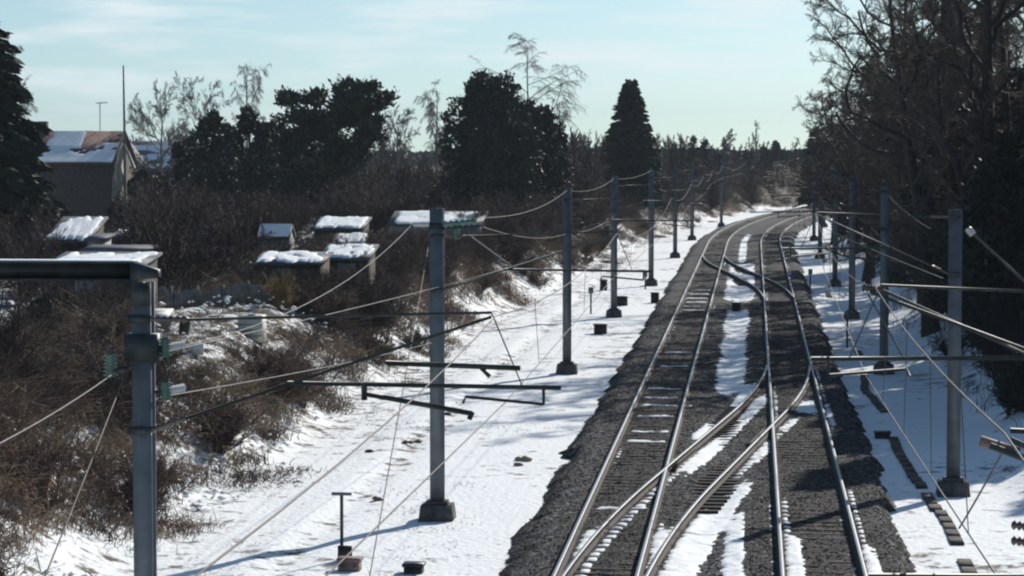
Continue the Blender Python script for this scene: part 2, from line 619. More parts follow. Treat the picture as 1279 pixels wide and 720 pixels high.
ysM = np.concatenate([np.arange(20, 200, 4.0), np.arange(200, 470, 3.0)])
for cx, lab in ((XL, 'main railway track beside the left masts, dark ballast with streaks of snow between its rails'),
                (XR, 'main railway track nearest the shaded bank, passing under the right hand wires')):
    fx = lambda y, cx=cx: cx + bend(y)
    t = thing('railway_track', lab, 'railway track', (cx, 20, 0), 'running tracks')
    for s in (-1, 1):
        lay_rail(t, rail_path(fx, ysM, s * HG))
    lay_sleepers(t, fx, 44.0, 330, 100)
for y0, xa, xb, lab in ((39.5, XL, XR, 'near crossover rails slanting from the left track across to the right track, edged with snow'),
                        (131.0, XR, XL, 'far crossover rails curving from the right track back over to the left track')):
    fx = lambda y, y0=y0, xa=xa, xb=xb: xing(y, y0, xa, xb)
    t = thing('crossover_track', lab, 'railway track', (fx(np.array([y0]))[0], y0, 0), 'crossovers between the tracks')
    ya = np.arange(y0 + 4, y0 + XLEN - 4, 1.0)
    for s in (-1, 1):
        p = rail_path(fx, ya, s * HG) + [0, 0, .004]
        lay_rail(t, p)
    # check rails beside the crossing
    for s, a, b in ((-1, .42, .5), (1, .5, .58)):
        yb = np.arange(y0 + XLEN * a, y0 + XLEN * b, 1.0)
        MB().sweep(RAIL, rail_path(fx, yb, s * (HG - .12)) - [0, 0, .01]).build('check_rail', M['rail_side'], t)
    yy = y0 + 18
    while yy < y0 + XLEN - 17:
        cx = float(fx(np.array([yy]))[0])
        zt_ = min(-.178, float(ballast_z(np.array([cx]), np.array([yy]))[0]) - .012)
        MB().box(cx - 1.25, cx + 1.25, yy - .12, yy + .12, -.33, zt_).build('sleeper', M['sleeper'], t)
        yy += .6

# snow lying on the ballast
sx = np.arange(-3.75, 3.1, .07)
sy = np.concatenate([np.arange(44, 110, .09), np.arange(110, 236, .16)])
X, Y = np.meshgrid(sx, sy)
A = xing(Y, 39.5, XL, XR)
B2 = xing(Y, 131.0, XR, XL)


def band(v, a, b, soft=.12):
    return sstep(a - soft, a + soft, v) * (1 - sstep(b - soft, b + soft, v))


n_big = fbm(X * .9, Y * .28, 51, 4)
n_fine = fbm(X * 5, Y * 5, 57, 3)
m = np.zeros_like(X)
put = lambda v, k=1.0: np.maximum(m, v * k)
m = put(band(X, -1.3, -.2, .28) * band(Y, 84, 128, 3), .95)
m = put(band(X, -1.6, .1, .3) * band(Y, 134, 176, 4) * (1 - band(np.abs(X - B2), HG - .12, HG + .12, .05)), 1.0)
m = put(band(X, -1.1, -.5, .2) * band(Y, 178, 232, 4), .9)
ra, rb = A - HG, A + HG
m = put(band(X - ra, -.55, -.09, .10) * band(Y, 71, 88, 2), 1.0)
m = put(band(X - ra, .10, .62, .12) * band(Y, 63, 84, 2), 1.0)
m = put(band(X, -2.1, 9) * band(X - ra, -.6, -.08, .06) * band(Y, 63, 67, 1), 1.0)
m = put(band(X - rb, .10, .85, .15) * band(Y, 44, 63, 3), .95)
m = put(band(X - rb, .10, .50, .12) * band(Y, 64, 78, 3), .8)
m = put(band(X, -2.02, 9) * band(X - rb, -.7, -.07, .05) * band(Y, 44, 54.5, 1.5), 1.05)
m = put(band(X, -3.46, 9) * band(X - ra, -.5, -.06, .05) * band(Y, 44, 54.5, 1.2), 1.1)
m = put(band(X, -.6, -.12, .10) * band(Y, 44, 57, 3), .9)
m = put(band(X, .66, 1.0, .08) * band(Y, 44, 54, 2), .98)
m = put(band(X, 2.13, 2.45, .08) * band(Y, 44, 53, 2), .9)
m = put(band(X, 1.2, 1.95, .15) * band(Y, 78, 83, 1.2), .75)
m = put(band(X, 2.12, 2.4, .1) * band(Y, 74, 83, 2), .6)
# snow caught beside the fastenings, one tuft to each sleeper gap
tick = (np.abs(((Y - 44.0) / .6) % 1 - .5) < .27)
for c, k in ((XL - HG, .72), (XL + HG, .80), (XR - HG, .85), (XR + HG, .78)):
    m = put((band(X - c, .09, .25, .04) + band(X - c, -.22, -.10, .04) * .6) * tick * (.35 + .9 * sstep(.42, .6, fbm(Y * .11, X * .2, 59)) * (1 - .5 * sstep(60, 100, Y))), k * .9)
for c in (ra, rb):
    m = put(band(X - c, .10, .34, .05) * tick * band(Y, 44, 72, 2), 1.0)
# whole gaps between sleepers filled with snow on the left track
for yc in (70.8, 73.6, 77.3, 80.7, 83.2, 86.0, 57.8, 95.0, 101, 127, 129.6, 133, 136.5, 140, 144):
    yq = 44 + (round((yc - 44) / .6) - .5) * .6
    m = put(band(X, -3.42, -2.28, .1) * band(Y, yq - .17, yq + .17, .05), .95)
v = m + (n_big - .5) * .75 + (n_fine - .5) * .85 - .47
v = np.where(m < .05, -1, v)
for c in (XL - HG, XL + HG, XR - HG, XR + HG):
    v = np.where(np.abs(X - c) < .075, -1, v)
for c in (ra, rb):
    v = np.where((np.abs(X - c) < .085) & (Y < 95) & (Y > 44), -1, v)
Z = ballast_z(X, Y) + np.where(v > 0, -.012 + .07 * np.clip(v, 0, .5), -.06)
nx, ny = len(sx), len(sy)
ii = (np.arange(ny - 1)[:, None] * nx + np.arange(nx - 1)[None])
any_ = (v[:-1, :-1] > 0) | (v[1:, :-1] > 0) | (v[:-1, 1:] > 0) | (v[1:, 1:] > 0)
q = ii[any_]
F = np.stack([q, q + 1, q + nx + 1, q + nx], -1)
use, inv = np.unique(F.ravel(), return_inverse=True)
P = np.stack([X + bend(Y), Y, Z], -1).reshape(-1, 3)[use]
o = mk('snow', P, inv.reshape(-1, 4), M['snow'], smooth=True)
tag(o, 'patches of snow lying on the ballast between and beside the rails', 'snow', kind='stuff')

# loose stones of the ballast
rng = np.random.RandomState(6)
N = 60000
d = 42 + 90 * rng.uniform(0, 1, N) ** 1.35
x = rng.uniform(-4.95, 3.1, N)
ok = np.ones(N, bool)
for c in (XL - HG, XL + HG, XR - HG, XR + HG):
    ok &= np.abs(x - c) > .11
ix = np.clip(np.round((x - sx[0]) / .07).astype(int), 0, len(sx) - 1)
iy = np.clip(np.searchsorted(sy, d), 0, len(sy) - 1)
ok &= ~((v[iy, ix] > -.03) & (x > sx[0]))
x, d = x[ok], d[ok]
N = len(x)
sz = rng.uniform(.012, .032, N)
O = np.array([(1, 0, 0), (0, 1, 0), (-1, 0, 0), (0, -1, 0), (0, 0, .8), (0, 0, -.6)])
ca, sa = np.cos(rng.uniform(0, 6.3, N)), np.sin(rng.uniform(0, 6.3, N))
V = O[None] * sz[:, None, None] * rng.uniform(.5, 1.4, (N, 6, 1))
V = np.stack([V[..., 0] * ca[:, None] - V[..., 1] * sa[:, None], V[..., 0] * sa[:, None] + V[..., 1] * ca[:, None], V[..., 2]], -1)
V = V + np.stack([x, d, ballast_z(x, d) + .004], 1)[:, None]
T = np.array([(0, 1, 4), (1, 2, 4), (2, 3, 4), (3, 0, 4), (1, 0, 5), (2, 1, 5), (3, 2, 5), (0, 3, 5)])
F = (np.arange(N)[:, None, None] * 6 + T[None]).reshape(-1, 3)
tag(mk('gravel', V.reshape(-1, 3), F, M['gravel']), 'loose grey ballast stones around the rails', 'gravel', kind='stuff')

# ------------------------------------------------------------------ masts with their cantilevers
def insulator(parent, a, b, m='insul', r=.045, name='insulator'):
    a, b = np.asarray(a, float), np.asarray(b, float)
    n = 13
    pts = a + (b - a) * np.linspace(0, 1, n)[:, None]
    rr = [r * (.45 if k % 2 == 0 else 1) for k in range(n)]
    return MB().tube(pts, rr, 10).build(name, M[m], parent)


def mast(x, y, z0, top, side, cx, label, group, near=False, nobase=False, contact=5.05, strut_lo=None, zoff=0):
    """side=+1: the arm reaches to +x"""
    t = thing('catenary_mast', label, 'mast', (x, y, z0), group)
    f, d = (.112 if near else .15), (.11 if near else .13)
    m = MB()
    m.box(x - f, x + f, y - d, y - d + .02, z0 + .3, top)
    m.box(x - f, x + f, y + d - .02, y + d, z0 + .3, top)
    m.box(x - .012, x + .012, y - d + .02, y + d - .02, z0 + .3, top)
    m.build('column', M['steel'], t)
    b = MB()
    b.hexa([(x + a * .42, y + c * .42, z0 - .3) for a, c in ((-1, -1), (1, -1), (1, 1), (-1, 1))] +
           [(x + a * .34, y + c * .34, z0 + .34) for a, c in ((-1, -1), (1, -1), (1, 1), (-1, 1))])
    b.box(x - .24, x + .24, y - .24, y + .24, z0 + .34, z0 + .42, .03)
    b.build('foundation', M['concrete'], t)
    sx_ = x + side * f
    lo = strut_lo if strut_lo else 4.75
    e = cx + side * .15 - side * .2
    yy = y - d - .10
    tp = contact + 1.05
    tz = tp - .10
    # top tie, strut, registration tube, steady arm
    i1 = sx_ + side * .45
    tp = tp + zoff
    insulator(t, (sx_, yy, tz), (i1, yy, tz), 'insul_b')
    MB().tube([(i1, yy, tz), (e, yy, tp)], .016).build('tie_tube', M['tube_dark'], t)
    u = np.array([e - sx_, 0, tp - lo])
    u = u / np.linalg.norm(u)
    p0 = np.array([sx_, yy, lo])
    insulator(t, p0, p0 + u * .45, 'insul_b')
    MB().tube([p0 + u * .45, (e, yy, tp - .05)], .018).build('strut', M['tube_dark' if near else 'tube'], t)
    MB().tube([(sx_ - side * .25, yy, tz), (sx_ + side * .02, yy, tz)], .05).build('bracket', M['steel_dark'], t)
    MB().tube([(sx_ - side * .25, yy, lo), (sx_ + side * .02, yy, lo)], .05).build('bracket', M['steel_dark'], t)
    rz = contact + .22
    k = (rz - lo) / (tp - lo)
    rs_ = sx_ + (e - sx_) * max(.12, min(k, .5))
    re = cx + side * .75
    MB().tube([(rs_, yy, rz), (re, yy, rz - .03)], .026).build('register_tube', M['tube_dark'], t)
    sa = cx + side * .55
    r_ = MB().tube([(sa, yy, rz), (sa, yy, rz - .2), (sa - side * .0, yy, rz - .22)], .018)
    r_.tube([(sa, yy, rz - .22), (cx - side * .35, yy, contact + .08), (cx - side * .38, yy, contact)], .018)
    r_.build('steady_arm', M['tube_dark'], t)
    if y > 20:
        MB().tube([(e, yy, tp), (cx + side * .3, yy, rz)], .009, 6).build('hanger', M['tube'], t)
    return t


LM = [  # x, y, top  (left row, near to far)
    (-7.10, 30.3, 6.22, 'nearest steel mast, cut off at its foot, holding a dark beam and green insulators'),
    (-6.95, 57.8, 6.40, 'steel mast standing on snow with its long shadow across it, thick dark foot'),
    (-6.70, 95.0, 6.22, 'steel mast on the snow strip, third from the near beam mast'),
    (-6.64, 126., 6.25, 'steel mast on the snow strip with three small dark boxes around its foot'),
    (-5.95, 154., 6.25, 'thin steel mast on the snow strip, fifth in the row going away'),
    (-5.65, 191., 6.25, 'thin dark steel mast beside the ballast where the track starts to bend'),
    (-5.25, 226., 6.25, 'faint far steel mast at the start of the bend, seventh in its row'),
    (-3.2, 262., 6.25, 'tiny far steel mast on the outside of the bend')]
RM = [
    (4.75, 15.5, 6.6, 'steel mast outside the picture whose arm ends reach into the bottom right corner'),
    (4.75, 31.0, 6.6, 'steel mast just outside the picture carrying long dark tubes above the right track'),
    (4.74, 63.0, 6.27, 'steel mast with a dark foot standing before the blue shaded snow bank'),
    (4.70, 96.0, 6.25, 'steel mast second from the near one along the shaded bank'),
    (4.65, 126., 6.25, 'thin steel mast third along the foot of the shaded bank'),
    (4.70, 154., 6.25, 'thin steel mast fourth along the foot of the shaded bank'),
    (4.75, 191., 6.25, 'thin steel mast fifth along the foot of the shaded bank'),
    (5.1, 226., 6.25, 'faint far steel mast sixth along the shaded bank'),
    (6.9, 262., 6.25, 'tiny far steel mast where the shaded bank meets the bend')]
lmast, rmast = [], []
for k, (x, y, tp, lab) in enumerate(LM):
    lmast.append(mast(x, y, gz(x, y), tp, 1, XL - .1 + float(bend(y)), lab, 'masts along the left track', contact=4.85, strut_lo=4.5 if k == 0 else 4.6, near=(k == 0)))
for k, (x, y, tp, lab) in enumerate(RM):
    rmast.append(mast(x, y, gz(x, y), tp, -1, 1.42 + float(bend(y)), lab, 'masts along the right track', contact=5.15, strut_lo=4.75))

# extras on the nearest left mast: the beam on its head, feeder insulators, second tube
t = lmast[0]
bz = 6.24
bm = MB()
yb = 30.3
for z0, z1, hw in ((bz, bz + .022, .15), (bz + .022, bz + .20, .012), (bz + .20, bz + .222, .15)):
    bm.box(-13.2, -7.22, yb - hw, yb + hw, z0, z1)
bm.build('cross_beam', M['steel_dark'], t)
e = MB()
e.hexa([(-7.22, yb - .15, bz), (-6.84, yb - .42, bz + .05), (-6.84, yb - .22, bz + .05), (-7.22, yb + .15, bz),
        (-7.22, yb - .15, bz + .222), (-6.84, yb - .42, bz + .14), (-6.84, yb - .22, bz + .14), (-7.22, yb + .15, bz + .222)])
e.build('beam_end', M['steel_dark'], t)
MB().box(-13.0, -7.2, yb - .13, yb + .13, bz + .222, bz + .236, .03).build('snow_cap', M['snow'], t)
MB().box(-7.21, -6.98, yb - .16, yb - .135, 5.95, 6.19).build('name_plate', M['tube'], t)
MB().box(-7.29, -6.91, yb - .17, yb + .17, 5.30, 5.62).build('clamp', M['steel_dark'], t)  # one dark block for the clamp and the band of shadow on the column
MB().box(-13.35, -13.05, yb - .13, yb + .13, gz(-13.2, yb) - .2, bz + .22).build('beam_post', M['steel'], t)
for z in (5.45, 4.94):
    MB().tube([(-6.95, yb - .05, z), (-6.80, yb - .05, z)], .03).build('bracket', M['steel_dark'], t)
    insulator(t, (-6.83, yb - .05, z - .10), (-6.83, yb - .05, z + .12), 'insul', .085)
    insulator(t, (-6.86, yb + .10, z), (-6.68, yb + .32, z + .02), 'insul_w', .05)
MB().tube([(-7.25, yb - .2, 5.22), (-7.48, yb - .3, 5.22)], .03).build('bracket', M['steel_dark'], t)
insulator(t, (-7.42, yb - .3, 5.13), (-7.42, yb - .3, 5.40), 'insul', .09)
MB().tube([(-4.2, yb - .3, 5.32), (-2.65, yb - .3, 5.27)], .03).build('register_tube', M['tube_dark'], t)
MB().tube([(-3.12, yb - .3, 5.29), (-3.0, yb - .3, 5.17)], .025).build('clamp', M['tube_dark'], t)
arm = MB().tube([at(455, 492, 29.9), at(590, 517, 29.9)], .03)
arm.tube([at(590, 515, 29.9), at(586, 524, 29.9)], .03)
arm.tube([at(455, 478, 29.9), at(455, 500, 29.9)], .035)
arm.build('steady_arm', M['tube_dark'], t)
# extras on the second mast
t = lmast[1]
y = 57.8
insulator(t, (-6.8, y - .2, 6.05), (-6.05, y - .2, 6.12), 'insul', .08)
insulator(t, (-7.1, y - .2, 6.05), (-7.45, y - .2, 6.05), 'insul_w', .07)
MB().tube([(-6.8, y - .2, 5.8), (-6.45, y - .2, 5.8)], .03).build('bracket', M['steel_dark'], t)
insulator(t, (-6.5, y - .2, 5.72), (-6.5, y - .2, 5.95), 'insul', .10)
MB().box(-7.14, -6.76, y - .16, y + .16, 5.95, 6.08).build('clamp', M['steel_dark'], t)
# extras on the two nearest right cantilevers
for k, y in ((1, 31.0), (0, 15.5)):
    t = rmast[k]
    MB().tube([(1.35, y - .30, 6.12), (4.55, y - .30, 4.95)], .02).build('strut', M['tube_dark'], t)
    if k == 1:
        insulator(t, (1.25, y - .22, 6.17), (1.5, y - .22, 6.14), 'insul_b', .05)
        MB().tube([(1.32, y - .25, 6.1), (1.72, y - .25, 5.38)], .012, 6).build('hanger', M['tube'], t)
        MB().tube([(2.3, y - .25, 5.75), (2.05, y - .25, 5.42)], .012, 6).build('hanger', M['tube'], t)
t = rmast[1]
y = 30.85
MB().tube([(3.14, y, 6.22), (2.52, y, 6.80)], .018, 6).build('raised_arm', M['tube'], t)
insulator(t, (2.52, y, 6.78), (2.46, y, 6.86), 'insul_w', .05)
t = rmast[0]
MB().tube([(1.30, 15.28, 6.14), (1.52, 15.27, 6.07)], .032).build('tube_end', M['pinkbox'], t)
for dz in (0, -.09):
    insulator(t, (1.48, 15.25, 5.66 + dz), (1.66, 15.25, 5.64 + dz), 'insul_b', .03)

# ------------------------------------------------------------------ wires
def sagged(p, q, sag, n=24):
    p, q = np.asarray(p, float), np.asarray(q, float)
    t = np.linspace(0, 1, n)[:, None]
    P = p + (q - p) * t
    P[:, 2:] -= 4 * sag * t * (1 - t)
    return P


def wire(name, label, spans, r, m, cat='wire', group=None):
    pts = []
    for k, s in enumerate(spans):
        pts += list(s if k == 0 else s[1:])
    o = MB().tube(np.array(pts), r, 6).build(name, M[m])
    return tag(o, label, cat, group)


yl = [0.5] + [m_[1] for m_ in LM]
yr = [0.5] + [m_[1] for m_ in RM]


def nodes(ys, cx, z, stag):
    return [np.array([cx + float(bend(y)) + stag * (1 if k % 2 else -1), y - .2, z]) for k, y in enumerate(ys)]


for ys, cx, zc, zm, where in ((yl, XL - .12, 4.86, 5.86, 'left'), (yr, 1.42, 5.15, 6.18, 'right')):
    nc = nodes(ys, cx, zc, .12)
    nm = nodes(ys, cx, zm, .02)
    wire('contact_wire', 'straight overhead contact wire above the %s track' % where, [sagged(a, b, .01, 6) for a, b in zip(nc, nc[1:])], .007, 'copper', group='overhead line wires')
    mw = [sagged(a, b, .38 * ((b[1] - a[1]) / 32) ** 2, 14) for a, b in zip(nm, nm[1:])]
    mo = wire('messenger_wire', 'sagging carrying wire hung above the %s contact wire' % where, mw, .007, 'copper', group='overhead line wires')
    mo['_o'] = [0, 0, 0]
    for a, b, c, d in list(zip(nc, nc[1:], nm, nm[1:]))[1:6]:
        for tt in (.2, .4, .6, .8):
            lo = a + (b - a) * tt
            hi = c + (d - c) * tt
            hi[2] -= 4 * .38 * ((b[1] - a[1]) / 32) ** 2 * tt * (1 - tt)
            MB().tube([lo, hi], .004, 4).build('dropper', M['copper'], mo)

A = at
wire('feeder_wire', 'bright feeder wire climbing from the nearest mast to the head of the second mast',
     [sagged(A(-190, 640, 17), A(148, 462, 30.1), .1), sagged(A(148, 462, 30.1), A(198, 438, 30.4), 0, 3), sagged(A(198, 438, 30.4), A(516, 279, 57.6), .45)], .007, 'wire', group='feeder wires on the left')
wire('feeder_wire', 'feeder wire running from the upper green insulator past the second mast to the third mast',
     [sagged(A(200, 441, 30.5), A(705, 312, 94.8), .12)], .007, 'wire', group='feeder wires on the left')
wire('feeder_wire', 'lowest feeder wire dipping from the lower green insulator towards the far snow strip',
     [sagged(A(200, 496, 30.5), A(742, 346, 118), .55)], .007, 'wire', group='feeder wires on the left')
wire('feeder_wire', 'upper feeder wire slung between the heads of the second and third masts',
     [sagged(A(602, 272, 57.6), A(708, 238, 94.8), .25), sagged(A(708, 238, 94.8), A(767, 223, 125.8), .25), sagged(A(767, 223, 125.8), A(815, 212, 153.8), .2)], .007, 'wire', group='feeder wires on the left')
wire('feeder_wire', 'slack lower feeder wire between the second and third masts',
     [sagged(A(604, 284, 57.6), A(708, 292, 94.8), .2), sagged(A(708, 292, 94.8), A(767, 270, 125.8), .2)], .007, 'wire', group='feeder wires on the left')
wire('strain_wire', 'short bright strain wire slanting down to the right of the second mast',
     [sagged(A(585, 293, 57.6), A(645, 337, 62), 0, 4)], .011, 'wire', group='feeder wires on the left')
wire('guy_wire', 'thin guy wire slanting down to the left of the nearest mast',
     [sagged(A(161, 455, 30.2), A(30, 785, 24.5), .02)], .010, 'copper', 'guy wire', 'guy wires')
wire('guy_wire', 'thin guy wire dropping from the second mast head towards the camera',
     [sagged(A(537, 296, 57.6), A(440, 840, 41.6), .05)], .011, 'copper', 'guy wire', 'guy wires')
wire('stay_wire', 'short stay between the near right tube and the contact wire',
     [sagged(A(1253, 563, 15.3), A(1198, 660, 18.0), .01)], .007, 'copper', 'wire', 'guy wires')
wire('strain_wire', 'bright strain wire from the far masts down to the mast by the shaded bank',
     [sagged(A(985, 262, 126), A(1178, 348, 62.8), .1)], .010, 'wire', group='feeder wires on the right')
wire('feeder_wire', 'feeder wire slanting over the shaded bank behind the near right mast',
     [sagged(A(1105, 240, 95.8), A(1162, 286, 82), .1)], .007, 'wire', group='feeder wires on the right')

# ------------------------------------------------------------------ trackside equipment
def block(name, label, cat, px, py, d, w_, h_, dp, m='black', group=None, lid=None):
    p = A(px, py, d)
    z0 = gz(p[0], d)
    t = thing(name, label, cat, (p[0], d, z0), group)
    b = MB()
    x = p[0]
    b.box(x - w_ / 2, x + w_ / 2, d - dp / 2, d + dp / 2, z0 - .1, z0 + h_, .03)
    b.build('casing', M[m], t)
    MB().box(x - w_ / 2 - .03, x + w_ / 2 + .03, d - dp / 2 - .03, d + dp / 2 + .03, z0 + h_, z0 + h_ + .05, .03).build('lid', M[lid or m], t)
    for s in (-1, 1):
        MB().box(x + s * w_ * .3 - .03, x + s * w_ * .3 + .03, d - dp / 2 - .02, d - dp / 2 - .002, z0 + .1, z0 + h_ * .7).build('hinge', M['steel_dark'], t)
    return t


block('equipment_box', 'small dark box on the snow right of the third mast', 'equipment box', 750, 417, 115, .55, .38, .5, 'black', 'dark boxes on the snow strip')
block('equipment_box', 'dark box half hidden behind the foot of the fourth mast', 'equipment box', 777, 382, 135, .55, .42, .5, 'black', 'dark boxes on the snow strip')
block('equipment_box', 'dark box at the ballast edge below the fifth mast', 'equipment box', 818, 378, 137.5, .42, .5, .4, 'black', 'dark boxes on the snow strip')
block('equipment_box', 'small dark box by the thicket foot left of the fourth mast', 'equipment box', 754, 362, 149, .4, .55, .4, 'black', 'dark boxes on the snow strip')
block('equipment_box', 'flat dark box at the bottom edge of the snow strip', 'equipment box', 517, 722, 50.6, .36, .14, .4, 'black', 'dark boxes on the snow strip')
block('equipment_box', 'reddish brown box at the foot of the thin marker post', 'equipment box', 437, 722, 50.8, .42, .2, .4, 'pinkbox', lid='pinkbox')
block('cable_pit', 'dark rounded pit cover on the snow beside the cable trough', 'pit cover', 1102, 545, 75, .42, .14, .4, 'black')
# point machine between the tracks
t = thing('point_machine', 'dark point machine standing in the snow between the tracks', 'point machine', (-.82, 127, -.3))
MB().box(-1.02, -.62, 126.7, 127.3, -.32, .12, .05).build('casing', M['black'], t)
MB().box(-1.06, -.58, 126.66, 127.34, .12, .17, .05).build('lid', M['steel_dark'], t)
MB().tube([(-.62, 127, -.1), (.55, 127, -.12)], .03).build('rod', M['steel_dark'], t)
# marker post
p = A(427, 708, 52.0)
z0 = gz(p[0], 52)
t = thing('marker_post', 'thin grey post with a short bar on top, standing alone on the near snow', 'post', (p[0], 52, z0))
MB().tube([(p[0], 52, z0 - .2), (p[0], 52, z0 + 1.3)], .035).build('post', M['steel_dark'], t)
MB().box(p[0] - .2, p[0] + .2, 51.97, 52.03, z0 + 1.30, z0 + 1.36).build('cross_bar', M['steel'], t)
MB().box(p[0] - .06, p[0] + .22, 51.85, 51.95, z0 + .05, z0 + .3).build('terminal_box', M['black'], t)
# second, shorter post
for px, d, h_, lab in ((1012, 150, 1.2, 'short dark post on the snow between ballast and shaded bank'), (1058, 108, 1.5, 'slim dark post at the foot of the shaded bank'),
                       (738, 128, 1.3, 'slim grey post on the snow beside the thicket'), (806, 150, 1.0, 'low grey post on the snow near the fifth mast')):
    p = A(px, 178 + 8.35 * FPX / d, d)
    z0 = gz(p[0], d)
    t = thing('marker_post', lab, 'post', (p[0], d, z0), 'marker posts')
    MB().tube([(p[0], d, z0 - .2), (p[0], d, z0 + h_)], .045).build('post', M['steel_dark'], t)
    MB().box(p[0] - .12, p[0] + .12, d - .07, d - .045, z0 + h_ - .3, z0 + h_).build('plate', M['steel'], t)
# signal on the far right of the line
sxp = 5.0 + float(bend(243))
z0 = gz(sxp, 243)
t = thing('railway_signal', 'dark railway signal on a post beside the bend', 'signal', (sxp, 243, z0))
MB().tube([(sxp, 243, z0 - .2), (sxp, 243, z0 + 4.0)], .09).build('post', M['steel_dark'], t)
MB().box(sxp - .35, sxp + .35, 242.8, 242.9, z0 + 3.3, z0 + 4.7, .1).build('head', M['black'], t)
for k in range(3):
    MB().tube([(sxp, 242.79, z0 + 3.6 + k * .4), (sxp, 242.6, z0 + 3.6 + k * .4)], .1, 10).build('lens', M['lamp_red'], t)
MB().tube([(sxp + .3, 243, z0 - .2), (sxp + .3, 243, z0 + 3.4)], .03).build('ladder', M['steel_dark'], t)

# cable trough along the right bank foot
lab = 'dark cable trough lids running along the foot of the shaded bank'
t = thing('cable_trough', lab, 'cable trough', (3.9, 50, -.5))
y = 40.0
rt = np.random.RandomState(8)
k = 0
rest = MB()
while y < 160:
    xc = 3.95 + .9 * (float(fbm(y * .09, 0, 61)) - .5) + float(bend(y))
    zz = max(gz(xc - .2, y), gz(xc + .2, y), gz(xc, y + .4)) * .3 - .47 * .7 + .01
    mm = MB() if k < 60 else (rest if vnoise(y * .22, .5, 77) > .6 else MB())
    mm.box(xc - .13 + rt.uniform(-.015, .015), xc + .13, y, y + .985, zz - .2, zz + .015 + rt.uniform(0, .01), .02)
    if k < 60 and vnoise(y * (.45 if y < 64 else .22), .5, 77) > (.33 if y < 64 else .55):
        mm.build('lid', M['trough'], t)
    k += 1
    y += 1.0
tag(rest.build('lid', M['trough'], t), kind='stuff')

# stones and clods on the snow
rt = np.random.RandomState(12)
for px, py, s in ((658, 579, .16), (646, 585, .12), (716, 700, .2), (700, 640, .12), (505, 560, .12), (520, 556, .10), (463, 571, .1), (560, 520, .12), (470, 632, .12)):
    d = 8.35 * FPX / (py - 178)
    p = A(px, py, d)
    n = 7
    mm = MB()
    for q in range(3):
        o_ = rt.normal(0, s * .5, 3) * [1, 1, .2]
        V = unit(rt.normal(0, 1, (14, 3))) * s * rt.uniform(.5, .9, (14, 1)) * [1, 1, .7]
        # rough lump: two rings and poles
        ring = [(math.cos(a), math.sin(a)) for a in np.arange(6) * PI / 3]
        V = [(0, 0, -s * .4)] + [(c * s * rt.uniform(.6, 1), q_ * s * rt.uniform(.6, 1), -s * .1) for c, q_ in ring] + [(c * s * rt.uniform(.4, .8), q_ * s * rt.uniform(.4, .8), s * .3) for c, q_ in ring] + [(0, 0, s * .55)]
        V = np.array(V) + [p[0], d, gz(p[0], d) + .03] + o_
        Ft = [(0, 1 + (k + 1) % 6, 1 + k) for k in range(6)] + [(13, 7 + k, 7 + (k + 1) % 6) for k in range(6)]
        Fq = [(1 + k, 1 + (k + 1) % 6, 7 + (k + 1) % 6, 7 + k) for k in range(6)]
        n0 = mm.n
        mm.add(V, Ft)
        mm.F.setdefault(4, []).append(np.array(Fq) + n0)
    tag(mm.build('clod', M['thicket']), 'dark clod of earth and stalks poking out of the snow strip', 'clod', 'clods on the snow')

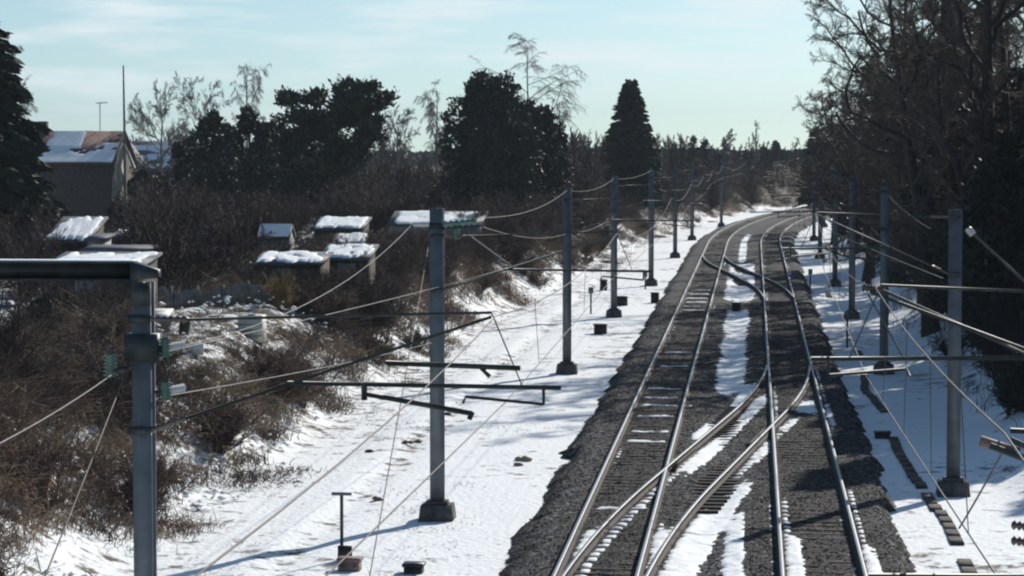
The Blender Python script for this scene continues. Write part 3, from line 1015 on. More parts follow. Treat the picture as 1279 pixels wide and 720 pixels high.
# ------------------------------------------------------------------ buildings
def gable(t, x0, x1, y0, y1, z0, ze, zr, wall, roof, axis_='x', over=.25, snow=True, bare=None):
    """ridge along axis_. returns roof object"""
    m = MB()
    if axis_ == 'x':
        P = [(x0, y0), (x0, y1), (x1, y0), (x1, y1)]
        ym = (y0 + y1) / 2
        m.add([(x0, y0, z0), (x1, y0, z0), (x1, y1, z0), (x0, y1, z0), (x0, y0, ze), (x1, y0, ze), (x1, y1, ze), (x0, y1, ze), (x0, ym, zr), (x1, ym, zr)],
              [(0, 1, 5, 4), (2, 3, 7, 6), (4, 5, 9, 8), (6, 7, 8, 9)])
        m.F.setdefault(5, []).append(np.array([[1, 2, 6, 9, 5], [3, 0, 4, 8, 7]]))
    else:
        xm = (x0 + x1) / 2
        m.add([(x0, y0, z0), (x1, y0, z0), (x1, y1, z0), (x0, y1, z0), (x0, y0, ze), (x1, y0, ze), (x1, y1, ze), (x0, y1, ze), (xm, y0, zr), (xm, y1, zr)],
              [(1, 2, 6, 5), (3, 0, 4, 7), (5, 6, 9, 8), (7, 4, 8, 9)])
        m.F.setdefault(5, []).append(np.array([[0, 1, 5, 8, 4], [2, 3, 7, 9, 6]]))
    m.build('wall', M[wall], t)
    r = MB()
    rs2 = MB()
    th = .12

    def slab(a, b, c, d, mb, up, inset=0):
        a, b, c, d = [np.array(q, float) for q in (a, b, c, d)]
        n_ = unit(np.cross(b - a, d - a))
        cen = (a + b + c + d) / 4
        q = [cen + (p - cen) * (1 - inset) + n_ * up for p in (a, b, c, d)]
        mb.hexa([p for p in q] + [p + n_ * th for p in q])
    if axis_ == 'x':
        k = (zr - ze) / (ym - y0)
        zo = ze - over * k
        A1 = [(x0 - over, y0 - over, zo), (x1 + over, y0 - over, zo), (x1 + over, ym, zr), (x0 - over, ym, zr)]
        A2 = [(x1 + over, y1 + over, zo), (x0 - over, y1 + over, zo), (x0 - over, ym, zr), (x1 + over, ym, zr)]
    else:
        k = (zr - ze) / (xm - x0)
        zo = ze - over * k
        A1 = [(x1 + over, y0 - over, zo), (x1 + over, y1 + over, zo), (xm, y1 + over, zr), (xm, y0 - over, zr)]
        A2 = [(x0 - over, y1 + over, zo), (x0 - over, y0 - over, zo), (xm, y0 - over, zr), (xm, y1 + over, zr)]
    slab(*A1, r, .003)
    slab(*A2, r, .003)
    ro = r.build('roof', M[roof], t)
    if snow:
        for Q in (A1, A2):
            a, b, c, d = [np.array(q, float) for q in Q]
            n_ = unit(np.cross(b - a, d - a))
            nu, nv = 60, 24
            U, Vv = np.meshgrid(np.linspace(0.01, .99, nu), np.linspace(0.01, .99, nv))
            P = (a * (1 - U[..., None]) + b * U[..., None]) * (1 - Vv[..., None]) + (d * (1 - U[..., None]) + c * U[..., None]) * Vv[..., None]
            v_ = np.ones_like(U) if bare is None else bare(U, Vv)
            P = P + n_ * (np.where(v_ > 0, th + .03 + .04 * np.clip(v_, 0, 1), th - .03))[..., None]
            ii = np.arange(nv - 1)[:, None] * nu + np.arange(nu - 1)[None]
            ok = (v_[:-1, :-1] > 0) | (v_[1:, :-1] > 0) | (v_[:-1, 1:] > 0) | (v_[1:, 1:] > 0)
            q = ii[ok]
            if len(q):
                F = np.stack([q, q + 1, q + nu + 1, q + nu], -1)
                use, inv = np.unique(F.ravel(), return_inverse=True)
                so_ = mk('snow_cover', P.reshape(-1, 3)[use], inv.reshape(-1, 4), M['snow'], t, smooth=True)
    return ro


def window(t, x0, x1, y, z0, z1):
    MB().box(x0, x1, y - .06, y - .003, z0, z1).build('window', M['wood_grey'], t)
    w_ = t.children[-1]
    MB().box(x0 + .08, x1 - .08, y - .075, y - .062, z0 + .08, z1 - .08).build('pane', M['glass'], w_)


# house with half-bare red tiles
d = 168.0
p = A(88, 300, d)
hx, hz = p[0], gz(p[0], d)
t = thing('house', 'brown brick house with red brown roof half covered in melting snow', 'house', (hx, d, hz))
ang = .0


def bare1(U, V):
    return .42 - np.abs(V - .02) * .9 + .5 * (U < .10) + (fbm(U * 6, V * 5, 71) - .5) * .6 + .75 * band(U, .30, .60, .05) * (V > .45) + .35 * (V < .13)


zE = A(88, 203, d)[2]
zR = A(88, 166, d + 3.2)[2]
xw0, xw1 = A(20, 200, d)[0], A(138, 200, d)[0]
ro = gable(t, xw0, xw1, d, d + 6.4, hz - .5, zE, zR, 'brick', 'tile', 'x', .25, True, bare1)
for xx in (A(35, 160, d)[0], A(41, 160, d)[0]):
    MB().box(xx - .22, xx + .10, d + 3.0, d + 3.5, zR - .5, zR + .75, .03).build('chimney', M['brick'], ro)
ax_ = A(125, 160, d + 3.2)
ae = MB().tube([(ax_[0], d + 3.2, zR - .2), (ax_[0], d + 3.2, zR + 2.0)], .03)
ae.tube([(ax_[0] - .25, d + 3.2, zR + 1.95), (ax_[0] + .5, d + 3.2, zR + 1.98)], .035)
for q in range(5):
    ae.tube([(ax_[0] - .2 + q * .15, d + 2.85, zR + 1.96), (ax_[0] - .2 + q * .15, d + 3.55, zR + 1.96)], .015, 5)
ae.build('aerial', M['steel'], ro)
# house with slate roof
d = 195.0
p = A(195, 300, d)
t = thing('house', 'low house with dark slate roof striped with snow, beside the flagpole', 'house', (p[0], d, gz(p[0], d)))
zE, zR = A(195, 211, d)[2], A(195, 178, d + 3)[2]


def bare2(U, V):
    return .18 + .6 * np.sin(V * 19) * .55 + (fbm(U * 7, V * 4, 75) - .5) * .8 + .6 * (V < .14)


gable(t, A(158, 200, d)[0], A(233, 200, d)[0], d, d + 6, p[2] - 2, zE, zR, 'brick', 'slate', 'x', .2, True, bare2)
window(t, A(178, 200, d)[0], A(192, 200, d)[0], d, zE - 1.8, zE - .7)
window(t, A(208, 200, d)[0], A(222, 200, d)[0], d, zE - 1.8, zE - .7)
# third gable end behind
d = 182.0
t = thing('house', 'grey slate gable tucked between the two houses, hardly any snow on it', 'house', (A(135, 300, d)[0], d, gz(A(135, 300, d)[0], d)))
zE, zR = A(135, 205, d)[2], A(135, 180, d)[2]
gable(t, A(122, 200, d)[0], A(160, 200, d)[0], d, d + 5, zE - 4, zE, zR, 'brick', 'slate', 'y', .15, False)

# flagpole with a limp flag
d = 128.0
p = A(157, 326, d)
z0 = gz(p[0], d)
t = thing('flagpole', 'tall thin flagpole with a limp faded flag, rising above the roofs', 'flagpole', (p[0], d, z0))
zt = A(157, 82, d)[2]
zm = A(157, 205, d)[2]
MB().tube([(p[0], d, z0 - .3), (p[0], d, zm), (p[0] - .04, d, zt)], [.10, .075, .035], 8).build('pole', M['wood_grey'], t)
fl = MB()
rt = np.random.RandomState(3)
n = 14
V, Fq = [], []
zf = A(157, 180, d)[2]
for r_ in range(n):
    f_ = r_ / (n - 1)
    wdt = .25 + .55 * f_ * (1 - .4 * f_)
    for c in range(9):
        u = c / 8
        V.append((p[0] - .08 - u * wdt + .05 * math.sin(f_ * 9), d + .14 * math.sin(u * 14 + f_ * 3) * (.4 + f_), zf - f_ * 2.0 - u * .5 * (1 + f_ * .4)))
for r_ in range(n - 1):
    for c in range(8):
        a = r_ * 9 + c
        Fq.append((a, a + 1, a + 10, a + 9))
fl.add(V, Fq)
fo = fl.build('flag', M['flag'], t, smooth=True)
sm = fo.modifiers.new('thickness', 'SOLIDIFY')
sm.thickness = .015
MB().tube([(p[0], d, zm + 1.0), (p[0] + .75, d - 1, zm - .2)], .03).build('stay', M['white'], t)


def mono(name, label, px0, px1, yf, yb, d, depth, wall='wood', group=None, base=None, cat='shed', snow=True, drop=0, top='slate'):
    """shed with a single-pitch roof whose front edge shows at photo row yf and whose back edge at yb"""
    a, b = A(px0, yf, d), A(px1, yf, d)
    zf = a[2]
    zb = A(px0, yb, d + depth)[2]
    x0, x1 = a[0], b[0]
    z0 = min(gz(x0, d), gz(x1, d), gz((x0 + x1) / 2, d + depth)) - .15
    t = thing(name, label, cat, ((x0 + x1) / 2, d, z0), group)
    MB().hexa([(x0, d, z0), (x1, d, z0), (x1, d + depth, z0), (x0, d + depth, z0), (x0, d, zf - .15), (x1, d, zf - .15), (x1, d + depth, zb - .15), (x0, d + depth, zb - .15)]).build('wall', M[wall], t)
    o_ = .15
    sl_ = (zb - zf) / depth
    R = [(x0 - o_, d - o_, zf - o_ * sl_), (x1 + o_, d - o_, zf - o_ * sl_), (x1 + o_, d + depth + o_, zb + o_ * sl_), (x0 - o_, d + depth + o_, zb + o_ * sl_)]
    MB().hexa([(q[0], q[1], q[2] - .147) for q in R] + [(q[0], q[1], q[2] - .06) for q in R]).build('roof', M[top], t)
    if snow:
        nu, nv = 50, 20
        U, Vv = np.meshgrid(np.linspace(0, 1, nu), np.linspace(0, 1, nv))
        Q = [np.array(q) for q in R]
        P = (Q[0] * (1 - U[..., None]) + Q[1] * U[..., None]) * (1 - Vv[..., None]) + (Q[3] * (1 - U[..., None]) + Q[2] * U[..., None]) * Vv[..., None]
        e_ = np.minimum(np.minimum(U, 1 - U) * 9, np.minimum(Vv, 1 - Vv) * 7)
        sd = int(abs(px0 * 7 + d)) % 90
        v_ = np.clip(e_, 0, 1) - .66 + (fbm(U * 7, Vv * 3.5, sd, 4) - .5) * 2.1
        P[..., 2] += np.where(v_ > 0, .0 + .05 * np.clip(v_, 0, 1), -.09)
        ii = np.arange(nv - 1)[:, None] * nu + np.arange(nu - 1)[None]
        ok = (v_[:-1, :-1] > 0) | (v_[1:, :-1] > 0) | (v_[:-1, 1:] > 0) | (v_[1:, 1:] > 0)
        q = ii[ok]
        F = np.stack([q, q + 1, q + nu + 1, q + nu], -1)
        use, inv = np.unique(F.ravel(), return_inverse=True)
        mk('snow_cover', P.reshape(-1, 3)[use], inv.reshape(-1, 4), M['snow'], t, smooth=True)
    dx = x0 + (x1 - x0) * .35
    dw = min(.75, (x1 - x0) * .4)
    MB().box(dx, dx + dw, d - .04, d - .003, z0 + .12, min(z0 + 1.9, zf - .3)).build('door', M['wood_grey'], t)
    return t


GS = 'garden sheds on the allotments'
mono('garden_shed', 'brown garden shed with a snow covered roof just above the near dark beam', 54, 168, 333, 313, 82, 3.2, group=GS)
mono('garden_shed', 'old shed behind the beam with patchy snow on a sagging roof', 58, 106, 298, 270, 100, 3.0, group=GS)
mono('garden_shed', 'pale grey shed with a bare flat roof beside the old patchy shed', 110, 126, 296, 290, 98, 1.6, wall='render', group=GS, snow=False)
mono('garden_shed', 'low dark shed roof running behind the brown garden shed', 106, 178, 309, 304, 92, 1.6, group=GS, snow=False)
mono('garden_shed', 'tiny shed by the flagpole foot with a cap of snow', 142, 168, 293, 286, 108, 1.4, group=GS)
mono('garden_shed', 'long low shed with a white snow roof behind the straw coloured shrub', 318, 398, 326, 313, 100, 2.6, group=GS)
mono('garden_shed', 'low lean-to with a smooth snow roof joined to the long low shed', 402, 458, 320, 304, 106, 2.4, group=GS)
mono('garden_shed', 'dark shed with a broad snow roof standing in front of the pines', 392, 450, 284, 270, 132, 3.0, group=GS)
mono('garden_shed', 'small dark shed with a snow roof slipping to one side', 416, 450, 304, 291, 122, 1.8, group=GS)
mono('garage', 'long white garage roof behind the head of the second mast', 486, 598, 279, 263, 142, 3.4, wall='render', cat='garage')
d = 116.0
p = A(342, 310, d)
t = thing('garden_shed', 'little gabled hut all white with snow above the long low shed', 'shed', (p[0], d, gz(p[0], d)), GS)
gable(t, A(323, 300, d)[0], A(360, 300, d)[0], d, d + 1.6, gz(p[0], d) - .2, A(340, 299, d)[2], A(340, 284, d + .8)[2], 'wood_grey', 'slate', 'x', .06, True)

# allotment clutter
def seat(px, row):
    """distance at which the ground shows at this photo row"""
    for d_ in np.arange(60, 96, .5):
        q_ = A(px, row, d_)
        if gz(q_[0], d_) >= q_[2]:
            return float(d_)
    return 84.0


d = seat(315, 424)
p = A(315, 428, d)
z0 = gz(p[0], d)
t = thing('water_tank', 'pale square water tank standing at the edge of the allotments', 'water tank', (p[0], d, z0))
MB().box(p[0] - .40, p[0] + .40, d - .4, d + .4, z0 - .1, A(315, 394, d)[2], .06).build('tank', M['cream'], t)
zt = A(315, 394, d)[2]
MB().tube([(p[0], d, zt), (p[0], d, zt + .06)], .14, 12).build('cap', M['white'], t)
for q in range(4):
    zz = z0 + .1 + q * (zt - z0 - .2) / 3
    MB().box(p[0] - .42, p[0] + .42, d - .425, d - .405, zz, zz + .03).build('rib', M['wood_grey'], t)
for px, py, dd, wpx, hpx, lab, nm, cat in ((245, 444, 76, 19, 14, 'white board on a stake in the brambles below the water tank', 'board', 'board'),
                                           (231, 418, 82, 11, 15, 'white compost bin topped with snow left of the water tank', 'compost_bin', 'bin'),
                                           (201, 412, 86, 13, 14, 'white plastic sheet over a frame right behind the nearest mast', 'cold_frame', 'cold frame')):
    dd = seat(px, py)
    p = A(px, py, dd)
    s = FPX / dd
    z0 = p[2]
    zz = gz(p[0], dd)
    w_, h_ = wpx / s, hpx / s
    z0 = max(z0, zz)
    t = thing(nm, lab, cat, (p[0], dd, zz))
    if nm == 'board':
        MB().box(p[0] - w_ / 2, p[0] + w_ / 2, dd - .02, dd + .02, z0, z0 + h_).build('panel', M['white'], t)
        MB().tube([(p[0], dd + .045, zz - .2), (p[0], dd + .045, z0 + h_ * .8)], .022).build('stake', M['wood'], t)
    elif nm == 'compost_bin':
        MB().tube([(p[0], dd, zz - .1), (p[0], dd, zz + .3), (p[0], dd, zz + .42)], [.2, .18, .15], 12).build('bin', M['ivy'], t)
        MB().tube([(p[0], dd, zz + .42), (p[0], dd, zz + .50), (p[0], dd, zz + .54)], [.17, .14, .05], 12).build('lid', M['white'], t)
    else:
        MB().hexa([(p[0] - w_, dd - .4, zz), (p[0] + w_, dd - .4, zz), (p[0] + w_, dd + .4, zz), (p[0] - w_, dd + .4, zz),
                   (p[0] - w_, dd - .4, zz + .35), (p[0] + w_, dd - .4, zz + .35), (p[0] + w_, dd + .4, zz + .6), (p[0] - w_, dd + .4, zz + .6)]).build('frame', M['wood_grey'], t)
        MB().hexa([(p[0] - w_, dd - .42, zz + .36), (p[0] + w_, dd - .42, zz + .36), (p[0] + w_, dd + .42, zz + .61), (p[0] - w_, dd + .42, zz + .61),
                   (p[0] - w_, dd - .42, zz + .38), (p[0] + w_, dd - .42, zz + .38), (p[0] + w_, dd + .42, zz + .63), (p[0] - w_, dd + .42, zz + .63)]).build('cover', M['white'], t)
# allotment fence
a, b = A(180, 395, 90), A(430, 393, 97)
t = thing('garden_fence', 'grey weathered board fence along the edge of the allotments', 'fence', (a[0], 90, gz(a[0], 90)))
n = 60
bm = MB()
for k in range(n):
    f_ = (k + .5) / n
    x, y = a[0] + (b[0] - a[0]) * f_, a[1] + (b[1] - a[1]) * f_
    zz = gz(x, y)
    bm.box(x - .06, x + .06, y - .012, y + .012, zz + .02, zz + .72 + rt.uniform(-.05, .05))
bm.build('boards', M['wood_grey'], t)
for k in range(0, 9):
    f_ = k / 8
    x, y = a[0] + (b[0] - a[0]) * f_, a[1] + (b[1] - a[1]) * f_
    MB().box(x - .05, x + .05, y + .03, y + .13, gz(x, y) - .2, gz(x, y) + .85).build('post', M['wood_grey'], t)

# ------------------------------------------------------------------ trees
def grow(rng, h, spec):
    """spec: list per level of dict(n, t0, ang, len, up, wob, K, droop); returns list of (P,R) per level"""
    out = []
    K = 12
    tz = np.linspace(0, 1, K)
    lean = rng.normal(0, spec['lean'], 2)
    P = np.stack([lean[0] * tz * h + np.cumsum(rng.normal(0, spec['wob'] * h / K, K)) * tz, lean[1] * tz * h + np.cumsum(rng.normal(0, spec['wob'] * h / K, K)) * tz, tz * h * spec['trunk']], 1)[None]
    R = (spec['r'] * (1 - .85 * tz) * (1 + .5 * np.exp(-tz * 14)))[None]
    out.append((P, R))
    for lv in spec['levels']:
        B, K, _ = P.shape
        nch = lv['n']
        tt = lv['t0'] + (1 - lv['t0']) * (np.arange(nch)[None] + rng.uniform(0, 1, (B, nch))) / nch
        pos = tt * (K - 1)
        i = np.clip(pos.astype(int), 0, K - 2)
        f = (pos - i)[..., None]
        bi = np.arange(B)[:, None]
        st = P[bi, i] * (1 - f) + P[bi, i + 1] * f
        tg = unit(P[bi, i + 1] - P[bi, i])
        r0 = (R[bi, i] * (1 - f[..., 0]) + R[bi, i + 1] * f[..., 0])
        plen = np.linalg.norm(np.diff(P, axis=1), axis=2).sum(1)[:, None]
        L = plen * lv['len'] * rng.uniform(.65, 1.25, tt.shape) * (1 - lv.get('taper', .5) * (tt - lv['t0']) / (1 - lv['t0'] + 1e-6))
        rnd = unit(rng.normal(0, 1, st.shape))
        side = unit(rnd - tg * (rnd * tg).sum(-1, keepdims=True))
        a = np.radians(lv['ang'] + rng.normal(0, 10, tt.shape))[..., None]
        D = unit(tg * np.cos(a) + side * np.sin(a))
        st, D, L, r0 = st.reshape(-1, 3), D.reshape(-1, 3), L.reshape(-1), r0.reshape(-1)
        k2 = lv['K']
        pts = [st]
        d = D
        for s in range(k2 - 1):
            d = unit(d + np.array([0, 0, lv['up']]) + rng.normal(0, lv['wob'], d.shape))
            pts.append(pts[-1] + d * (L / (k2 - 1))[:, None])
        P = np.stack(pts, 1)
        rr = np.minimum(r0 * lv.get('rk', .62), L * .05)
        rr = np.maximum(rr, lv.get('rmin', .008))
        R = rr[:, None] * np.linspace(1, lv.get('tip', .35), k2)[None]
        R = np.maximum(R, lv.get('rmin', .008) * .8)
        out.append((P, R))
    return out


L_ = lambda n, t0, ang, ln, up, wob, K, **k: dict(n=n, t0=t0, ang=ang, len=ln, up=up, wob=wob, K=K, **k)
SPEC = {
    'broad': dict(lean=.04, wob=.05, trunk=.86, r=.30, levels=[L_(13, .20, 58, .46, .07, .26, 10, taper=.35), L_(9, .15, 50, .40, .02, .26, 7), L_(9, .12, 44, .48, .04, .2, 5, rmin=.014), L_(15, .08, 42, .5, .02, .2, 4, rmin=.0095)]),
    'round': dict(lean=.02, wob=.03, trunk=.9, r=.16, levels=[L_(18, .22, 58, .46, .06, .16, 7, taper=.3), L_(8, .2, 40, .45, .06, .16, 5), L_(9, .12, 38, .5, .03, .16, 4, rmin=.012), L_(6, .1, 40, .5, .02, .18, 3, rmin=.010)]),
    'birch': dict(lean=.03, wob=.03, trunk=1.0, r=.15, levels=[L_(15, .3, 42, .34, .02, .10, 8, taper=.45), L_(9, .2, 45, .5, -.22, .12, 7, rmin=.010), L_(13, .12, 38, .55, -.28, .1, 5, rmin=.010)]),
    'narrow': dict(lean=.02, wob=.02, trunk=1.0, r=.14, levels=[L_(20, .15, 30, .26, .16, .08, 6, taper=.4), L_(8, .15, 32, .45, .10, .12, 5, rmin=.011), L_(6, .15, 32, .5, .04, .12, 4, rmin=.009)]),
    'shrub': dict(lean=.06, wob=.05, trunk=.25, r=.09, levels=[L_(20, .05, 34, 3.2, .05, .12, 7, rk=.5, taper=.2), L_(11, .12, 36, .38, .06, .14, 5, rmin=.012), L_(12, .1, 36, .5, .04, .16, 4, rmin=.010)]),
}


def bare_mesh(kind, h, seed, spread=1.0, rk=1.0, tw=1.0):
    rng = np.random.RandomState(seed)
    lv = grow(rng, h, SPEC[kind])
    top = max(P[..., 2].max() for P, R in lv)
    k = h / top
    tr, cr = MB(), MB()
    for i, (P, R) in enumerate(lv):
        P = P * [k * spread, k * spread, k]
        V, F = tubes(P, R * (rk if i < 2 else tw), 8 if i == 0 else (5 if i == 1 else 3))
        (tr if i < 2 else cr).add(V, F)
    return tr, cr


def put_tree(px, d, top_y, kind, label, seed, spread=1.0, group=None, name='bare_tree', mats=('bark', 'twig'), sink=.2, rk=1.0, dx=0, cat='tree'):
    p = A(px, 300, d)
    x = p[0] + dx
    z0 = gz(x, d) - sink
    h = A(px, top_y, d)[2] - z0
    tr, cr = bare_mesh(kind, h, seed, spread, rk, max(1.0, d / 165))
    t = thing(name, label, cat, (0, 0, 0), group)
    tr.build('trunk', M[mats[0]], t, smooth=True)
    cr.build('crown', M[mats[1]], t)
    t.location = (x, d, z0)
    return t


def conifer(px, d, top_y, rad, label, seed, m='conifer', group=None, dens=1.0, x=None, low=.06, name='conifer_tree', tip=.5):
    rng = np.random.RandomState(seed)
    if x is None:
        x = A(px, 300, d)[0]
    z0 = gz(x, d) - .1
    h = A(px, top_y, d)[2] - z0
    t = thing(name, label, 'tree', (0, 0, 0), group)
    MB().tube([(0, 0, 0), (0, 0, h * .5), (0, 0, h * .97)], [h * .018 + .05, h * .011 + .03, .015], 8).build('trunk', M['bark'], t)
    nb = int(420 * dens)
    f = low + (1 - low) * np.sort(rng.uniform(0, 1, nb)) ** .9
    prof = np.minimum(1, (1 - f) * 1.0 / (1 - low) + .02) ** .62
    L = rad * prof * rng.uniform(.7, 1.12, nb) + .12
    az = rng.uniform(0, 2 * PI, nb)
    D = np.stack([np.cos(az), np.sin(az), np.full(nb, 0.)], 1)
    V0, F0, n0 = [], [], 0
    ns = 26
    s = rng.uniform(.1, 1, (nb, ns)) ** .75
    droop = -.28 * s * s * L[:, None] + .12 * s * L[:, None]
    P = D[:, None] * (s * L[:, None])[..., None]
    P[..., 2] += f[:, None] * h + droop + tip * (f[:, None] ** 3) * s * .8
    side = np.stack([-D[:, 1], D[:, 0], 0 * az], 1)
    lat = rng.normal(0, 1, (nb, ns)) * .16 * L[:, None] * (1.1 - s)
    P = P + side[:, None] * lat[..., None]
    P = P.reshape(-1, 3)
    dd = unit(np.repeat(D, ns, 0) + np.repeat(side, ns, 0) * rng.normal(0, .5, (nb * ns, 1)) + np.stack([0 * P[:, 0], 0 * P[:, 0], rng.normal(-.35, .25, nb * ns)], 1))
    uu = unit(np.cross(dd, unit(rng.normal(0, 1, dd.shape))))
    sc = (rad * .17 + .12)
    ln = rng.uniform(.6, 1.3, len(P)) * sc * np.clip(np.repeat(prof, ns) + .35, .4, 1)
    V, F = cards(P, dd, uu, ln, ln * rng.uniform(.28, .5, len(P)), rng)
    mk('crown', V, F, M[m], t)
    t.location = (x, d, z0)
    return t


def leafy(px, d, top_y, rx, label, seed, lobes=14, m='evergreen', group=None, n=16000, low=.0, shape='dome', leaf=.26, x=None, name='evergreen_tree', cat='tree', ry=None, hh=None):
    rng = np.random.RandomState(seed)
    if x is None:
        x = A(px, 300, d)[0]
    z0 = gz(x, d) - .1
    h = hh or A(px, top_y, d)[2] - z0
    ry = ry or rx
    t = thing(name, label, cat, (0, 0, 0), group)
    tr = MB().tube([(0, 0, -.1), (.05, 0, h * .4), (0, .05, h * .85)], [rx * .07 + .05, rx * .05 + .03, .03], 7)
    for k in range(7):
        a = k * 2.4
        tr.tube([(0, 0, h * (.2 + .08 * k)), (math.cos(a) * rx * .35, math.sin(a) * ry * .35, h * (.3 + .08 * k)), (math.cos(a) * rx * .6, math.sin(a) * ry * .6, h * (.36 + .08 * k))], [rx * .03, rx * .02, .01], 5)
    tr.build('trunk', M['bark'], t)
    pts, out = [], []
    for k in range(lobes):
        f = (k + .5) / lobes
        zc = low + (.96 - low) * f
        if shape == 'dome':
            prof = math.sqrt(max(.02, 1 - zc ** 2.6)) * .72
        elif shape == 'cone':
            prof = (1.02 - zc) ** .8 * .75
        else:
            prof = .62 * math.sin(PI * min(.98, .15 + .85 * zc)) + .1
        a = k * 2.399 + rng.uniform(-.4, .4)
        rr = prof * rng.uniform(.45, 1.0)
        c = np.array([math.cos(a) * rr * rx, math.sin(a) * rr * ry, zc * h * .92])
        lr = rx * rng.uniform(.34, .48) * (1 - .45 * zc)
        q = int(n / lobes)
        dirs = unit(rng.normal(0, 1, (q, 3)))
        rad = lr * rng.uniform(.35, 1.0, (q, 1)) ** .5 * (1 + .22 * np.sin(dirs[:, :1] * 7 + k) * np.sin(dirs[:, 1:2] * 6) + .18 * np.sin(dirs[:, 2:3] * 9))
        pts.append(c + dirs * rad * [1, 1, 1.15])
        out.append(dirs)
    P, O = np.concatenate(pts), np.concatenate(out)
    keep = P[:, 2] > .05
    P, O = P[keep], O[keep]
    dd = unit(O + rng.normal(0, .7, P.shape) + [0, 0, .15])
    uu = unit(np.cross(dd, unit(rng.normal(0, 1, dd.shape))))
    ln = rng.uniform(.55, 1.3, len(P)) * leaf
    V, F = cards(P, dd, uu, ln, ln * rng.uniform(.4, .75, len(P)), rng)
    mk('crown', V, F, M[m], t)
    t.location = (x, d, z0)
    return t


def pine(px, d, top_y, spread, label, seed, n=9000, group=None):
    rng = np.random.RandomState(seed)
    x = A(px, 300, d)[0]
    z0 = gz(x, d) - .1
    h = A(px, top_y, d)[2] - z0
    t = thing('pine_tree', label, 'tree', (0, 0, 0), group)
    sp = dict(lean=.05, wob=.04, trunk=.9, r=.2, levels=[L_(15, .30, 62, .36, .12, .14, 6, taper=.5), L_(6, .35, 45, .42, .16, .16, 4)])
    lv = grow(rng, h, sp)
    tr = MB()
    for i, (P, R) in enumerate(lv):
        P = P * [spread, spread, .95]
        V, F = tubes(P, R, 7 if i == 0 else 4)
        tr.add(V, F)
    tr.build('trunk', M['bark'], t)
    E = (lv[2][0][:, 1:] * [spread, spread, .95]).reshape(-1, 3)
    E = E[rng.randint(0, len(E), n)]
    off = rng.normal(0, 1, (n, 3)) * [.34, .34, .16]
    P = E + off
    dd = unit(off + [0, 0, .35] + rng.normal(0, .4, (n, 3)))
    uu = unit(np.cross(dd, unit(rng.normal(0, 1, dd.shape))))
    ln = rng.uniform(.25, .6, n)
    V, F = cards(P, dd, uu, ln, ln * rng.uniform(.3, .5, n), rng)
    mk('crown', V, F, M['pine'], t)
    t.location = (x, d, z0)
    return t


# left of the line
conifer(-14, 118, -18, 4.6, 'tall dark spruce at the picture edge beside the brown house', 1, dens=1.5, x=A(-38, 300, 118)[0])
put_tree(40, 124, 55, 'birch', 'faint pale birch sprays reaching out beside the edge spruce', 61, .8, mats=('birch_bark', 'birch'), dx=-1.2)
leafy(152, 215, 158, 2.2, 'small round dark tree peeping over the roof ridges behind the flagpole', 2, 10, n=4000, leaf=.4, shape='round')
put_tree(200, 172, 98, 'round', 'pale bare tree with a rounded crown right of the striped slate roof', 3, .8, mats=('birch', 'birch'))
put_tree(250, 190, 88, 'round', 'pale bare tree rising behind the dark evergreens, second from the flagpole', 4, .8, mats=('birch', 'birch'))
put_tree(308, 196, 78, 'birch', 'thin bare tree top showing above the dark evergreens and pines', 5, .7, mats=('birch', 'birch'))
leafy(268, 158, 126, 2.3, 'dense dark evergreen with a flat top right of the slate roof', 6, 16, shape='round', n=11000)
leafy(312, 164, 124, 2.4, 'dark evergreen with a ragged top touching the pines', 7, 16, shape='round', n=11000, m='conifer')
pine(372, 172, 104, 1.05, 'broad dark pine with gaps of sky in its crown', 8)
pine(446, 168, 92, 1.0, 'dark pine with upswept leader, tallest of the two pines', 9)
leafy(405, 178, 150, 3.2, 'dark evergreen filling the space under the two pines', 10, 14, n=9000)
put_tree(495, 200, 130, 'round', 'pale bare tree between the pines and the big dark dome tree', 11, .8, mats=('birch', 'birch'))
put_tree(545, 205, 98, 'birch', 'bare drooping birch just left of the big dark dome tree', 12, .75, mats=('birch', 'birch'))
leafy(612, 182, 82, 4.0, 'big dense dark dome shaped evergreen with a pointed shoulder', 13, 44, n=46000, leaf=.30)
leafy(672, 188, 118, 3.0, 'dark evergreen leaning on the flank of the big dome tree', 14, 18, n=14000, leaf=.34)
put_tree(664, 214, 40, 'birch', 'tall bare weeping birch standing up behind the big dome tree', 15, 1.5, mats=('bark', 'birch'))
put_tree(700, 222, 118, 'birch', 'smaller weeping birch at the right flank of the big dome tree', 16, .9, mats=('bark', 'birch'))
leafy(340, 176, 136, 2.7, 'dark evergreen closing the gap between the flat topped one and the pines', 47, 14, n=9000, shape='round')
leafy(232, 166, 170, 1.9, 'low dark evergreen at the right end of the striped slate roof', 48, 10, n=6000, shape='round')
leafy(184, 150, 213, 2.3, 'dark bush in front of the houses right of the flagpole', 49, 10, n=7000, shape='round', name='bush', cat='bush')
leafy(147, 173, 186, 1.25, 'narrow dark evergreen added over the sunlit gable of the brown brick house', 50, 9, n=5000, shape='round')  # added to cover the sunlit gable end of the house
conifer(787, 238, 108, 3.3, 'dark conical conifer standing free against the sky beyond the dome tree', 17, dens=1.8, tip=.9)
